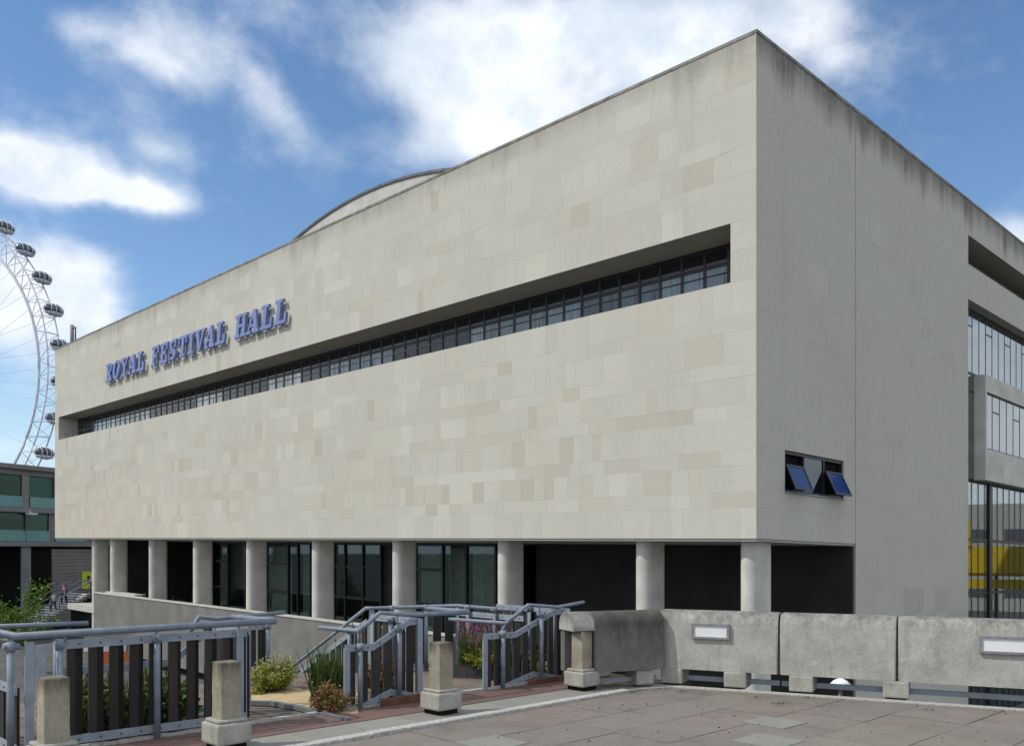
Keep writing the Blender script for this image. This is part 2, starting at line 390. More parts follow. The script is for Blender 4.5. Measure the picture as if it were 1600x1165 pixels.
# beyond the stair tower, the glazed side: top band with its open gallery, the bands between windows
c.bbox(0, ULEN, 15.5, 42, 14.2, VTOP - .12); c.bbox(2.6, ULEN, 15.5, 42, 13.08, 14.2); c.bbox(0, ULEN, 15.5, 42, 11.72, 13.08)
c.bbox(3.5, ULEN, 15.5, 42, -5.1, 11.72)
c.build('masonry_core', M['core'], hall)
# slit lining and soffit
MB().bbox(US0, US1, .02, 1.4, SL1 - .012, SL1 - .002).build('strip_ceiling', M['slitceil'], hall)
MB().bbox(.03, ULEN - .03, .03, 15.4, VSOF - .07, VSOF - .003).build('soffit', M['soffit'], hall)
MB().bbox(US1 - .012, US1 - .002, .02, 1.4, SL0, SL1 - .02).build('strip_end_wall', M['smooth'], hall)
# stone facing --------------------------------------------------------
cand = []          # (screen size, corners, tone)
def proj(p): return (800 + FPX * p.x / p.y, HOR - FPX * (p.z - EYE) / p.y)
def courses(v0, v1):
    out = []; v = v0; k = 0
    while v < v1 - .02:
        h = (.84, .42, .72, .42)[k % 4]; k += 1
        t = min(v + h, v1)
        if v1 - t < .3: t = v1
        out.append((v, t)); v = t
    return out
def patch(a, v):  # slow change of tone over the wall
    return math.sin(a * .31 + v * .9) * .5 + math.sin(a * .83 - v * 1.7 + 2) * .5
def lay(face, a0, a1, v0, v1, plainer=False):
    for (b0, b1) in courses(v0, v1):
        a = a0; tall = b1 - b0 > .6
        while a < a1 - .02:
            wd = random.choice((.36, .42, .5, .6, .75, 1.0, 1.3) if tall else (.7, .9, 1.1, 1.4, 1.8, 2.1))
            e = min(a + wd, a1)
            if a1 - e < .35: e = a1
            vm = (b0 + b1) / 2; r = random.random(); j = random.gauss(0, .022)
            t = [1 + j, 1 + j, 1 + j * .9]
            if plainer:
                t = [1 + j * .45] * 3
                if r < .03: t = [x * .95 for x in t]
                if face == 'side' and 3.2 > vm > -1.6 and r < .0: pass
                if face == 'side' and -.75 < vm < .2 and 9.0 < a < 14.5 and r < .5: t = [x * f for x, f in zip(t, (.90, .885, .87))]
            else:
                k = .05 + .30 * (3.0 < vm < 6.6) + .05 * (6.6 <= vm < 8.6)
                k *= 1 + .9 * patch(a, vm)
                if r < k * .38: t = [x * f for x, f in zip(t, (.895, .872, .825) if e - a < 1.0 else (.94, .925, .892))]
                elif r < k: t = [x * f for x, f in zip(t, (.96, .95, .925))]
                elif r > .87: t = [x * f for x, f in zip(t, (1.06, 1.06, 1.07))]
            pr = random.uniform(-.0015, .0015); g = .001
            q = (a + g, e - g, b0 + g, b1 - g)
            if face == 'front': cs = [B(q[0], -.012 + pr, q[2]), B(q[0], .004, q[2]), B(q[1], .004, q[2]), B(q[1], -.012 + pr, q[2])]; hh = q[3] - q[2]
            else: cs = [B(-.012 + pr, q[0], q[2]), B(.004, q[0], q[2]), B(.004, q[1], q[2]), B(-.012 + pr, q[1], q[2])]; hh = q[3] - q[2]
            cs += [x + Vector((0, 0, hh)) for x in cs]
            p0, p1 = proj(cs[0]), proj(cs[3]); p4 = proj(cs[4])
            size = abs(p1[0] - p0[0]) * abs(p4[1] - p0[1])
            if max(p0[0], p1[0]) > 1630: size = 0
            cand.append((size, cs, t)); a = e
VT = VTOP - .12
lay('front', .0, ULEN, VSOF, SL0); lay('front', .0, ULEN, SL1, VT); lay('front', .0, US0, SL0, SL1); lay('front', US1, ULEN, SL0, SL1)
lay('side', -.03, 5.80, VSOF, 3.36, True); lay('side', -.03, 1.48, 3.36, 4.52, True); lay('side', 5.03, 5.80, 3.36, 4.52, True); lay('side', -.03, 5.80, 4.52, VT, True)
lay('side', 5.86, 15.5, -5.1, VT, True)
lay('side', 15.5, 42, 14.2, VT, True); lay('side', 15.5, 42, 11.72, 13.08, True)
cand.sort(key=lambda x: -x[0])
for sz, cs, t in cand[:300]:
    MB().hexa(cs).build('stone_panel', M['panel'], hall, color=t)
rest = MB()
for sz, cs, t in cand[300:]: rest.hexa(cs, tuple(t))
rest.build('stone_cladding', M['panel_stuff'], hall, tones=True, kind='stuff')
MB().bbox(-.03, ULEN + .03, -.03, 42, VTOP - .119, VTOP - .03).build('coping', M['stonecoping'], hall)
# window strip ---------------------------------------------------------
u = US0 + .02; k = 0; WW = .80
proto = None
shades = [(.05, .07, .10), (.55, .60, .62), (.015, .02, .028), (.22, .28, .33), (.75, .77, .76), (.02, .025, .035), (.03, .04, .055)]
run = 0; colr = shades[0]
nwin = int((US1 - US0 - .1) / WW); WW = (US1 - US0 - .04) / nwin
for k in range(nwin):
    if run <= 0:
        run = random.randint(1, 5); colr = random.choice(shades)
        if k > 52: colr = random.choice(((.75, .77, .76), (.6, .65, .66), (.02, .025, .035)))
        if k < 9: colr = random.choice(((.20, .28, .34), (.36, .44, .49), (.09, .13, .17)))  # near-end panes: light blue reflection put into their colour
    run -= 1
    if proto is None:
        f = MB(); a, b_ = u, u + WW
        f.bbox(a, a + .09, 1.25, 1.36, SL0 + .01, SL1 - .015); f.bbox(a + .09, b_, 1.26, 1.36, SL1 - .14, SL1 - .015); f.bbox(a + .09, b_, 1.26, 1.36, SL0 + .98, SL0 + 1.09)
        f.bbox(a + .09, b_, 1.26, 1.36, SL0 + .01, SL0 + .09)
        win = f.build('window', M['dark'], hall)
        pn = MB().bbox(a + .09, b_, 1.28, 1.30, SL0 + .09, SL0 + .98).build('pane', M['pane'], win, color=colr)
        up = MB().bbox(a + .09, b_, 1.27, 1.29, SL0 + 1.09, SL1 - .14).build('transom_pane', M['pane'], win, color=(.012, .013, .016))
        proto = (win, pn, up)
    else:
        off = B(u + k * WW, 0, 0) - B(u, 0, 0)
        w2 = dup(proto[0], off, hall)
        j = random.uniform(.7, 1.25)
        for src in proto[1:]:
            cp = src.copy(); COL.objects.link(cp); cp.parent = w2
            cp.color = tuple(x * j for x in colr) + (1,) if src is proto[1] else (.012, .013, .016, 1)
rail = MB(); rail.tube([B(US0 + .02, .32, SL0 + .42), B(US1 - .02, .32, SL0 + .42)], .022, 6)
uu = US0 + .4
while uu < US1: rail.tube([B(uu, .32, SL0), B(uu, .32, SL0 + .42)], .016, 5); uu += 2.4
rail.build('guard_rail', M['dark'], hall)
MB().bbox(US0, US1, .0, 1.36, SL0 - .0, SL0 + .006).build('strip_sill', M['smooth'], hall)
# side window with two open lights ------------------------------------
fw = MB(); wz0, wz1, wa, wb = 3.37, 4.50, 1.49, 5.02
fw.bbox(.03, .12, wa, wb, wz0, wz0 + .07); fw.bbox(.03, .12, wa, wb, wz1 - .07, wz1)
for a in (wa, wa + 1.12, wa + 2.32, wb - .07): fw.bbox(.03, .12, a, a + .07, wz0 + .07, wz1 - .07)
sw = fw.build('side_window', M['dark'], hall)
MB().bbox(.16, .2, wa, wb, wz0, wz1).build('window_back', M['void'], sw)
MB().bbox(-.06, .03, wa - .02, wb + .02, wz0 - .04, wz0).build('window_sill', M['paintsteel'], sw)
MB().bbox(.06, .08, wa + 1.19, wa + 2.32, wz0 + .07, wz1 - .07).build('pane', M['midglass'], sw)
for a0, a1, out in ((wa + .08, wa + 1.11, .30), (wa + 2.40, wb - .08, .34)):
    h = wz1 - wz0 - .15; top = Vector((0, 0, 0)); n_ = Vector((.69602, -.71802, 0))
    z1 = wz1 - .36; z0 = wz0 + .06
    c0, c1 = B(0, a0, z1), B(0, a1, z1); d0, d1 = B(0, a0, z0) + n_ * out, B(0, a1, z0) + n_ * out
    ax = (c1 - c0).normalized(); dn = (d0 - c0).normalized(); nn = ax.cross(dn).normalized()
    g = MB()
    def plate(p, q, r_, s2, t_): return [p, q, r_, s2, p + nn * t_, q + nn * t_, r_ + nn * t_, s2 + nn * t_]
    fr = MB(); e = .06
    fr.hexa(plate(c0, c1, c1 + dn * e, c0 + dn * e, .035)); fr.hexa(plate(d0 - dn * e, d1 - dn * e, d1, d0, .035))
    fr.hexa(plate(c0 + dn * e, c0 + dn * e + ax * e, d0 - dn * e + ax * e, d0 - dn * e, .035)); fr.hexa(plate(c1 + dn * e - ax * e, c1 + dn * e, d1 - dn * e, d1 - dn * e - ax * e, .035))
    fr.build('open_sash', M['dark'], sw)
    g.hexa(plate(c0 + ax * e + dn * e + nn * .012, c1 - ax * e + dn * e + nn * .012, d1 - ax * e - dn * e + nn * .012, d0 + ax * e - dn * e + nn * .012, .01))
    g.build('tilted_pane', M['blueglass'], sw)
# columns ---------------------------------------------------------------
def stadium(uc, wc, hu, hw, v0, v1, n=14):
    vs = []
    ring = []
    st = hw - hu
    for i in range(n + 1): a = math.pi * i / n; ring.append((uc + hu * math.cos(a), wc + st + hu * math.sin(a)))
    for i in range(n + 1): a = math.pi + math.pi * i / n; ring.append((uc + hu * math.cos(a), wc - st + hu * math.sin(a)))
    m_ = len(ring)
    b = MB(); b.add([B(x, y, v0) for x, y in ring] + [B(x, y, v1) for x, y in ring], [(i, (i + 1) % m_, (i + 1) % m_ + m_, i + m_) for i in range(m_)], smooth=True)
    b.add([B(x, y, v1) for x, y in ring], [tuple(range(m_))]); b.add([B(x, y, v0) for x, y in ring], [tuple(range(m_))])
    return b
for uc in (.55, 4.2, 10.38, 16.61, 22.68, 28.84, 34.89, 40.89, 47.04, 50.33):
    stadium(uc, .9, .265, .54, -5.15, VSOF - .072).build('column', M['column'], hall)
# undercroft -------------------------------------------------------------
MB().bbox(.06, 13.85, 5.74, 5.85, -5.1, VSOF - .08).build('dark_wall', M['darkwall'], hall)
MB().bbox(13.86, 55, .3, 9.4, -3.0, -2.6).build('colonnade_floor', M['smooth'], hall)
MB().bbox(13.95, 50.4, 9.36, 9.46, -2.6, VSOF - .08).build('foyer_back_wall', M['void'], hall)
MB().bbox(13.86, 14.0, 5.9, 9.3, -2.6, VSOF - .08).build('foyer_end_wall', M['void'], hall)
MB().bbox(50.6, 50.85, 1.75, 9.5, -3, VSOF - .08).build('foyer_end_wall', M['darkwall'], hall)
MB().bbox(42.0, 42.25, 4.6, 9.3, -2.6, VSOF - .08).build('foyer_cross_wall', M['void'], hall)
ub = [13.9, 15.46, 17.37, 19.01, 21.05, 22.97, 23.81, 25.35, 26.97, 28.06, 30.34, 31.67, 32.71, 35.18, 37.74, 40.0, 42.0]
for i, (a, b_) in enumerate(zip(ub[:-1], ub[1:])):
    f = MB(); f.bbox(a, a + .10, 4.92, 5.08, -2.6, VSOF - .08); f.bbox(a + .1, b_, 4.95, 5.05, VSOF - .22, VSOF - .08); f.bbox(a + .1, b_, 4.95, 5.05, -2.6, -2.4)
    if i % 3 == 0 or 5 < i < 10: f.bbox(a + .1, b_, 4.96, 5.04, .62, .76); f.bbox(a + .1, b_, 4.96, 5.04, -1.0, -.86)
    wn_ = f.build('foyer_window', M['dark'], hall)
    MB().bbox(a + .1, b_, 4.99, 5.005, -2.4, VSOF - .22).build('pane', M['foyerglass'], wn_)
    if i in (1, 2, 3, 4, 10, 12, 13):      # drawn curtains, in pleats
        cu = MB(); n = 22; aa = a + .15; bb = b_ - .05
        if i in (4, 13): bb = a + (b_ - a) * .6
        pts = [(aa + (bb - aa) * j / n, 5.3 + (.07 if j % 2 else -.07) * random.uniform(.5, 1.2)) for j in range(n + 1)]
        vs = [B(x, y, -2.55) for x, y in pts] + [B(x, y, 1.7) for x, y in pts]
        vs += [B(x, y + .015, -2.55) for x, y in pts] + [B(x, y + .015, 1.7) for x, y in pts]
        m_ = n + 1
        cu.add(vs, [(j, j + 1, j + 1 + m_, j + m_) for j in range(n)] + [(2 * m_ + j, 3 * m_ + j, 3 * m_ + j + 1, 2 * m_ + j + 1) for j in range(n)] + [(m_ + j, m_ + j + 1, 3 * m_ + j + 1, 3 * m_ + j) for j in range(n)], smooth=False)
        cu.build('curtain', M['curtain'], wn_)
# terrace balustrade of the hall
tw = MB(); tw.bbox(12.5, 48.9, -.02, .26, -5.15, -1.62)
bal = empty('terrace_wall', B(30, .1, -5.2), 'long low grey concrete terrace wall in front of the white columns', 'wall')
tw.build('wall_body', M['terracewall'], bal)
MB().bbox(12.5, 48.95, -.06, .31, -1.615, -1.54).build('coping', M['smooth'], bal)
MB().bbox(43.0, 47.9, .34, 1.0, -2.0, -1.46).build('planter_ledge', M['smooth'], bal)
# glazed side beyond the stair tower -----------------------------------------
def mull_strip(name, u0, wa, wb, v0, v1, step, glass, transoms=()):
    n = max(1, round((wb - wa) / step)); step = (wb - wa) / n
    for i in range(n):
        a, b_ = wa + i * step, wa + (i + 1) * step
        f = MB(); f.bbox(u0 - .022, u0 + .05, a, a + .05, v0, v1); f.bbox(u0 - .018, u0 + .05, a + .05, b_, v0, v0 + .06); f.bbox(u0 - .018, u0 + .05, a + .05, b_, v1 - .06, v1)
        for tz in transoms: f.bbox(u0 - .02, u0 + .05, a + .05, b_, tz - .06, tz + .06)
        if not transoms and i % 3 == 1: f.bbox(u0 - .016, u0 + .05, a + .05, b_, v1 - .72, v1 - .65)
        fo = f.build(name, M['dark'], hall)
        MB().bbox(u0 - .012, u0 + .002, a + .05, b_, v0 + .06, v1 - .06).build('pane', M[glass], fo)
mull_strip('gallery_window', .42, 15.56, 28, 9.12, 11.70, .80, 'skyglass')
mull_strip('return_window', .42, 15.56, 17.36, 4.84, 9.10, .80, 'skyglass')
bay = MB(); bay.bbox(-.02, 3.45, 17.4, 42, 4.86, 6.12); bay.bbox(-.02, 3.45, 17.4, 42, 8.42, 9.10); bay.bbox(-.02, 3.45, 17.4, 17.56, 6.12, 8.42); bay.bbox(.6, 3.45, 17.56, 42, 6.12, 8.42)
bay.build('projecting_bay', M['baystone'], hall)
mull_strip('bay_window', .09, 17.57, 28, 6.13, 8.41, .88, 'skyglass')
MB().bbox(.62, 3.45, 28.0, 42, 9.11, 11.71).build('gallery_wall', M['smooth'], hall)
mull_strip('curtain_wall', .42, 15.56, 30, -4.9, 4.80, .78, 'glass', (2.45, .30))
MB().bbox(.34, .6, 19.0, 19.35, -4.9, 4.8).build('dark_pier', M['dark'], hall)
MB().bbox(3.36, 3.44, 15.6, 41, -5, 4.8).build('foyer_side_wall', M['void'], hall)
MB().bbox(.8, 1.0, 15.7, 17.2, .4, .75).build('blue_seat', M['teal2'], hall)
MB().bbox(.7, 3.3, 15.7, 30, .26, .36).build('foyer_floor', M['farband'], hall)
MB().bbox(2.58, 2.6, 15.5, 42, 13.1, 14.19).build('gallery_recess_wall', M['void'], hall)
MB().bbox(.3, .36, 15.6, 40, 13.09, 13.45).build('gallery_balustrade', M['darkwall'], hall)
# barrel roof over the auditorium ----------------------------------------------
UA, RAD, VA = 32.6, 35.5, 23.05
arc = [(UA + RAD * math.sin(a), VA - RAD * (1 - math.cos(a))) for a in [R_(-33 + 66 * i / 48) for i in range(49)]]
vs = MB(); poly = [B(u_, 10, v_) for u_, v_ in arc] + [B(arc[-1][0], 10, 15.4), B(arc[0][0], 10, 15.4)]
vs.prism(poly, B(0, 40, 0) - B(0, 10, 0))
rf = vs.build('auditorium_drum', M['drum'], hall)
cv = MB(); n = len(arc)
def arcv(dr, w_): return [B(UA + (RAD + dr) * math.sin(a), w_, VA - RAD + (RAD + dr) * math.cos(a)) for a in [R_(-33 + 66 * i / 48) for i in range(49)]]
A_, B_, C_, D_ = arcv(.012, 9.92), arcv(.16, 9.92), arcv(.16, 40.2), arcv(.012, 40.2)
cv.add(A_ + B_ + C_ + D_, [(i, i + 1, i + 1 + n, i + n) for i in range(n - 1)] + [(i + n, i + 1 + n, i + 1 + 2 * n, i + 2 * n) for i in range(n - 1)] + [(i + 2 * n, i + 1 + 2 * n, i + 1 + 3 * n, i + 3 * n) for i in range(n - 1)] + [(i + 3 * n, i + 1 + 3 * n, i + 1, i) for i in range(n - 1)])
cv.build('barrel_roof', M['coping'], rf)
# roof aerial
ar = empty('roof_aerial', B(55.9, .9, VTOP), 'short grey aerial mast standing on the far end of the hall roof', 'aerial')
MB().tube([B(55.9, .9, VTOP - .2), B(55.9, .9, VTOP + 1.75)], .14, 8).build('mast', M['farband'], ar)
MB().tube([B(55.2, .9, VTOP - .2), B(55.2, .9, VTOP + 1.5)], .05, 6).tube([B(55.9, .9, VTOP + 1.45), B(55.2, .9, VTOP + 1.45)], .04, 6).build('bracket', M['dark'], ar)

# ------------------------------------------------------------------ lettering
def arcpts(cx, cy, rx, ry, a0, a1, n=10): return [(cx + rx * math.cos(R_(a0 + (a1 - a0) * i / n)), cy + ry * math.sin(R_(a0 + (a1 - a0) * i / n))) for i in range(n + 1)]
def band(cx, cy, rx, ry, ix, iy, a0, a1, n=12):
    o = arcpts(cx, cy, rx, ry, a0, a1, n); i_ = arcpts(cx, cy, ix, iy, a0, a1, n)
    return [[o[k], o[k + 1], i_[k + 1], i_[k]] for k in range(n)]
def rc(x0, y0, x1, y1): return [(x0, y0), (x1, y0), (x1, y1), (x0, y1)]
GL = {
 'R': [rc(.16, .13, .42, .87), rc(0, 0, .56, .13), rc(0, .87, .55, 1), rc(.42, .42, .55, .55)] + band(.55, .71, .36, .29, .12, .16, -90, 90) + [[(.46, .42), (.70, .42), (.92, .13), (.64, .13)], rc(.62, 0, 1.02, .13)],
 'O': band(.5, .5, .5, .52, .24, .38, 0, 360, 24),
 'Y': [rc(.36, .13, .64, .46), rc(.2, 0, .8, .13), [(.36, .46), (.64, .46), (.36, .87), (.06, .87)], [(.46, .46), (.64, .46), (.92, .87), (.74, .87)], rc(-.04, .87, .48, 1), rc(.6, .87, 1.04, 1)],
 'A': [[(.04, .13), (.18, .13), (.52, .87), (.38, 1), ], [(.60, .13), (.90, .13), (.64, 1), (.36, 1)], rc(.24, .28, .66, .40), rc(-.06, 0, .34, .13), rc(.50, 0, 1.04, .13)],
 'L': [rc(.16, .13, .44, .87), rc(0, .87, .62, 1), rc(0, 0, .95, .14), rc(.80, .14, .95, .42)],
 'F': [rc(.16, .13, .44, .87), rc(0, 0, .60, .13), rc(0, .86, .95, 1), rc(.82, .62, .95, .86), rc(.44, .44, .70, .57), rc(.64, .34, .75, .67)],
 'E': [rc(.16, .13, .44, .87), rc(0, 0, .95, .14), rc(0, .86, .93, 1), rc(.80, .64, .93, .86), rc(.44, .44, .68, .57), rc(.62, .34, .73, .67), rc(.82, .14, .95, .38)],
 'S': band(.48, .735, .42, .265, .17, .13, 40, 270) + band(.48, .265, .44, .265, .18, .13, -140, 90) + [rc(.76, .66, .88, .98), rc(.04, .02, .16, .36)],
 'T': [rc(.34, .13, .64, .87), rc(.18, 0, .80, .13), rc(0, .86, .98, 1), rc(0, .62, .13, .86), rc(.85, .62, .98, .86)],
 'I': [rc(.18, .13, .48, .87), rc(0, 0, .66, .13), rc(0, .87, .66, 1)],
 'V': [[(.06, .87), (.38, .87), (.62, 0), (.38, 0)], [(.44, .0), (.60, .0), (.94, .87), (.78, .87)], rc(-.06, .87, .48, 1), rc(.62, .87, 1.06, 1)],
 'H': [rc(.12, .13, .38, .87), rc(.66, .13, .92, .87), rc(.38, .43, .66, .57), rc(0, 0, .49, .13), rc(.55, 0, 1.04, .13), rc(0, .87, .49, 1), rc(.55, .87, 1.04, 1)]}
WID = {'I': .66}
sign = empty('lettering_sign', B(35, -.3, 11.8), 'blue slab lettering reading ROYAL FESTIVAL HALL on the stone front', 'sign')
def word(txt, uL, uR, vb, h):
    tot = sum(WID.get(ch, 1.0) for ch in txt) + .16 * (len(txt) - 1); sc = (uL - uR) / tot; x = 0
    for ch in txt:
        b = MB(); rod = MB()
        for k, poly in enumerate(GL[ch]):
            e = .0016 * k
            pts = [B(uL - (x + px_ + .18 * py_ * h / sc) * sc, -.25 - e, vb + py_ * h) for px_, py_ in poly]
            b.prism(pts, B(0, .12 + 2 * e, 0) - B(0, 0, 0))
        lo = b.build('letter', M['blue'], sign)
        for px_ in (.2, .8 * WID.get(ch, 1)):
            uu = uL - (x + px_) * sc
            rod.tube([B(uu, -.21, vb + .03), B(uu, -.21, vb - .13), B(uu, -.03, vb - .13)], .022, 5)
            rod.build('bracket', M['paintsteel'], lo); rod = MB()
            rod.tube([B(uu - .1, -.15, vb + h * .7), B(uu - .1, -.03, vb + h * .7)], .02, 5); rod.build('spacer', M['paintsteel'], lo); rod = MB()
        x += WID.get(ch, 1.0) + .16
word('ROYAL', 46.3, 40.2, 11.88, 1.12); word('FESTIVAL', 39.2, 30.0, 11.88, 1.12); word('HALL', 29.0, 24.0, 11.88, 1.12)
#@@PART2
# ================================================================== FAR LEFT: BUILDING, STAIR, WHEEL
FA = Vector((-42.77, 75)); FD = Vector((.38, .92)).normalized(); FN = Vector((-FD.y, FD.x))     # FN points away from the camera
if FN.y < 0: FN = -FN
FN = Vector((-.92, .38)).normalized()
def F(s, t, z): return Vector((FA.x + FD.x * s + FN.x * t, FA.y + FD.y * s + FN.y * t, z))
fb = empty('terrace_block', F(0, 0, -5.2), 'low brown concrete block with teal glazed upper floors beside the big wheel', 'building')
b = MB()
b.fbox(F, -16, 16, .5, 14, 5.45, 8.25); b.fbox(F, -16, 16, .5, 14, 2.55, 5.05); b.fbox(F, 2.75, 16, .06, 14, -5.1, 2.15)
b.build('masonry_core', M['void'], fb)
for nm, z0, z1, t0, m in (('roof_slab', 8.72, 9.10, -.35, 'farconc'), ('roof_slab', 8.25, 8.72, -.02, 'farconc'), ('floor_band', 5.05, 5.45, -.25, 'farband'), ('floor_band', 2.15, 2.55, -.3, 'farband')):
    MB().fbox(F, -16, 16, t0, 14, z0, z1).build(nm, M[m], fb)
for a, b2, z0, z1 in ((2.05, 2.75, 5.45, 8.25), (5.3, 6.0, 5.45, 8.25), (-2.6, -1.9, 5.45, 8.25), (4.75, 5.3, 2.55, 5.05), (8.6, 9.2, 2.55, 5.05), (-.9, -.3, 2.55, 5.05), (12.2, 12.9, 5.45, 8.25), (8.9, 9.5, 5.45, 8.25)):
    MB().fbox(F, a, b2, -.06, .49, z0, z1).build('pier', M['farconc'], fb)
MB().fbox(F, 2.0, 2.85, -.12, .05, -5.1, 2.14).build('pier', M['farband'], fb)
for a, b2, z0, z1 in ((-1.88, 2.03, 5.46, 8.24), (2.77, 5.28, 5.46, 8.24), (6.02, 8.88, 5.46, 8.24), (-.28, 2.32, 2.56, 5.04), (2.38, 4.73, 2.56, 5.04), (5.32, 8.58, 2.56, 5.04), (9.22, 12, 2.56, 5.04)):
    f = MB(); f.fbox(F, a, b2, .02, .1, z1 - .08, z1); f.fbox(F, a, b2, .02, .1, z0, z0 + .07); f.fbox(F, a, a + .07, .02, .1, z0 + .07, z1 - .08); f.fbox(F, b2 - .07, b2, .02, .1, z0 + .07, z1 - .08)
    wo = f.build('window', M['dark'], fb)
    MB().fbox(F, a + .07, b2 - .07, .05, .06, z0 + .07, z1 - .08).build('pane', M['teal'], wo)
    MB().fbox(F, a + .07, b2 - .07, .30, .33, z0 + .9, z1 - .5).build('back_pane', M['greenpane' if a > 2 else 'void'], wo)
    MB().fbox(F, a + .07, b2 - .07, .28, .32, z1 - .5, z1 - .08).build('roller_blind', M['frost'], wo)
    MB().fbox(F, a, b2, -.14, -.12, z0 + .02, z0 + .95).build('glass_balustrade', M['frost'], wo)
MB().fbox(F, 2.9, 5.0, -.02, .05, -.9, .95).build('dark_opening', M['void'], fb)
for i in range(22):
    z = -4.9 + i * .31
    MB().fbox(F, 5.05, 15, -.06 - .012 * (i % 2), .05, z + .012, z + .30).build('board_course', M['farconc'], fb)
MB().fbox(F, 2.2, 3.0, -.75, -.30, 4.85, 5.0).tube([F(2.6, -.5, 4.95), F(2.6, -.1, 5.3)], .04, 6).build('security_camera', M['white'], fb)
sg = empty('lime_sign', F(8.6, -.2, -2), 'small lime yellow sign with dark pictogram on the brown board wall', 'sign')
MB().fbox(F, 8.2, 9.4, -.16, -.08, -1.75, -.15).build('board', M['lime'], sg)
MB().fbox(F, 8.75, 9.05, -.18, -.161, -.85, -.55).fbox(F, 9.05, 9.35, -.18, -.161, -.70, -.52).fbox(F, 8.8, 8.95, -.18, -.161, -1.25, -.86).build('pictogram', M['dark'], sg, kind='stuff')
# outdoor stair climbing to the right
SA = Vector((-39.3, 69, -5.2)); SB = Vector((-35.6, 74.0, -1.75)); sd = Vector((SB.x - SA.x, SB.y - SA.y, 0)); slen = sd.length; sd.normalize(); sn = Vector((sd.y, -sd.x, 0))
stt = empty('outdoor_stair', SA, 'outdoor concrete stair with steel handrails climbing beside the brown block', 'stairs')
def G(a, b_, z): return SA + sd * a + sn * b_ + Vector((0, 0, z))
n = 20; rise = (SB.z - SA.z) / n; go = slen / n
for i in range(n):
    MB().fbox(G, i * go, (i + 1) * go + .04, -1.6, 1.6, max(0, (i - 1) * rise), (i + 1) * rise - .05).build('step', M['farconc'], stt)
    MB().fbox(G, i * go - .03, (i + 1) * go, -1.6, 1.6, (i + 1) * rise - .048, (i + 1) * rise).build('tread', M['white'], stt)
MB().fbox(G, slen + .05, slen + 3.2, -1.6, 1.6, 0, 3.45).build('landing', M['darkwall'], stt)
for sdq in (-1.55, 0, 1.55):
    hr = MB(); hr.tube([G(-.6, sdq, 1.0), G(slen, sdq, 3.45 + 1.0), G(slen + 2.4, sdq, 4.45)], .05, 6)
    ho = hr.build('handrail', M['galv'], stt)
    for i in range(0, n + 1, 4): MB().tube([G(i * go, sdq, i * rise), G(i * go, sdq, i * rise + 1.05)], .035, 5).build('baluster', M['galv'], ho)
nb_ = Vector((92, 62, -5.2)); ndx = Vector((-.44, .897, 0)); nny = Vector((-.897, -.44, 0))
def NB(a, b_, z): return nb_ + ndx * a - nny * b_ + Vector((0, 0, z))
no = empty('neighbour_block', nb_, 'long pale neighbouring block mirrored in the glass curtain wall at the right edge', 'building')
MB().fbox(NB, -45, 45, 0, 12, .01, 12.4).build('wall', M['smooth'], no)
wpro = None
for fl_ in range(3):
    for k in range(24):
        if wpro is None: wpro = MB().fbox(NB, -44, -41.6, -.06, -.01, 1.6, 3.1).build('window', M['grey'], no)
        else: dup(wpro, ndx * (3.7 * k) + Vector((0, 0, 3.2 * fl_)), no)
yb = Vector((41.0, 46.5, -5.2))
def YB(a, b_, z): return yb + ndx * a - nny * b_ + Vector((0, 0, z))
yo = empty('yellow_staircase', yb, 'bright yellow outdoor staircase mirrored in the lower glass curtain wall', 'staircase')
MB().fbox(YB, -4, 4.5, 0, .25, 5.5, 7.2).build('upper_parapet', M['yellow'], yo); MB().fbox(YB, -1.6, 3.6, 0, .25, 4.5, 5.1).build('lower_parapet', M['yellow'], yo)
MB().fbox(YB, -4, 4.5, .26, 3, 5.3, 5.49).build('landing', M['yellow'], yo); MB().fbox(YB, -.9, .3, -.1, .9, 7.21, 8.9).build('turret', M['yellow'], yo)
for a in (-3.8, -1.2, 1.6, 4.2): MB().fbox(YB, a, a + .25, .3, .55, .01, 5.29).build('leg', M['grey'], yo)
for k in range(14): MB().fbox(YB, 4.6 + k * .3, 4.9 + k * .3, .3, 2.6, 5.1 - k * .36, 5.2 - k * .36).build('step', M['yellow'], yo)
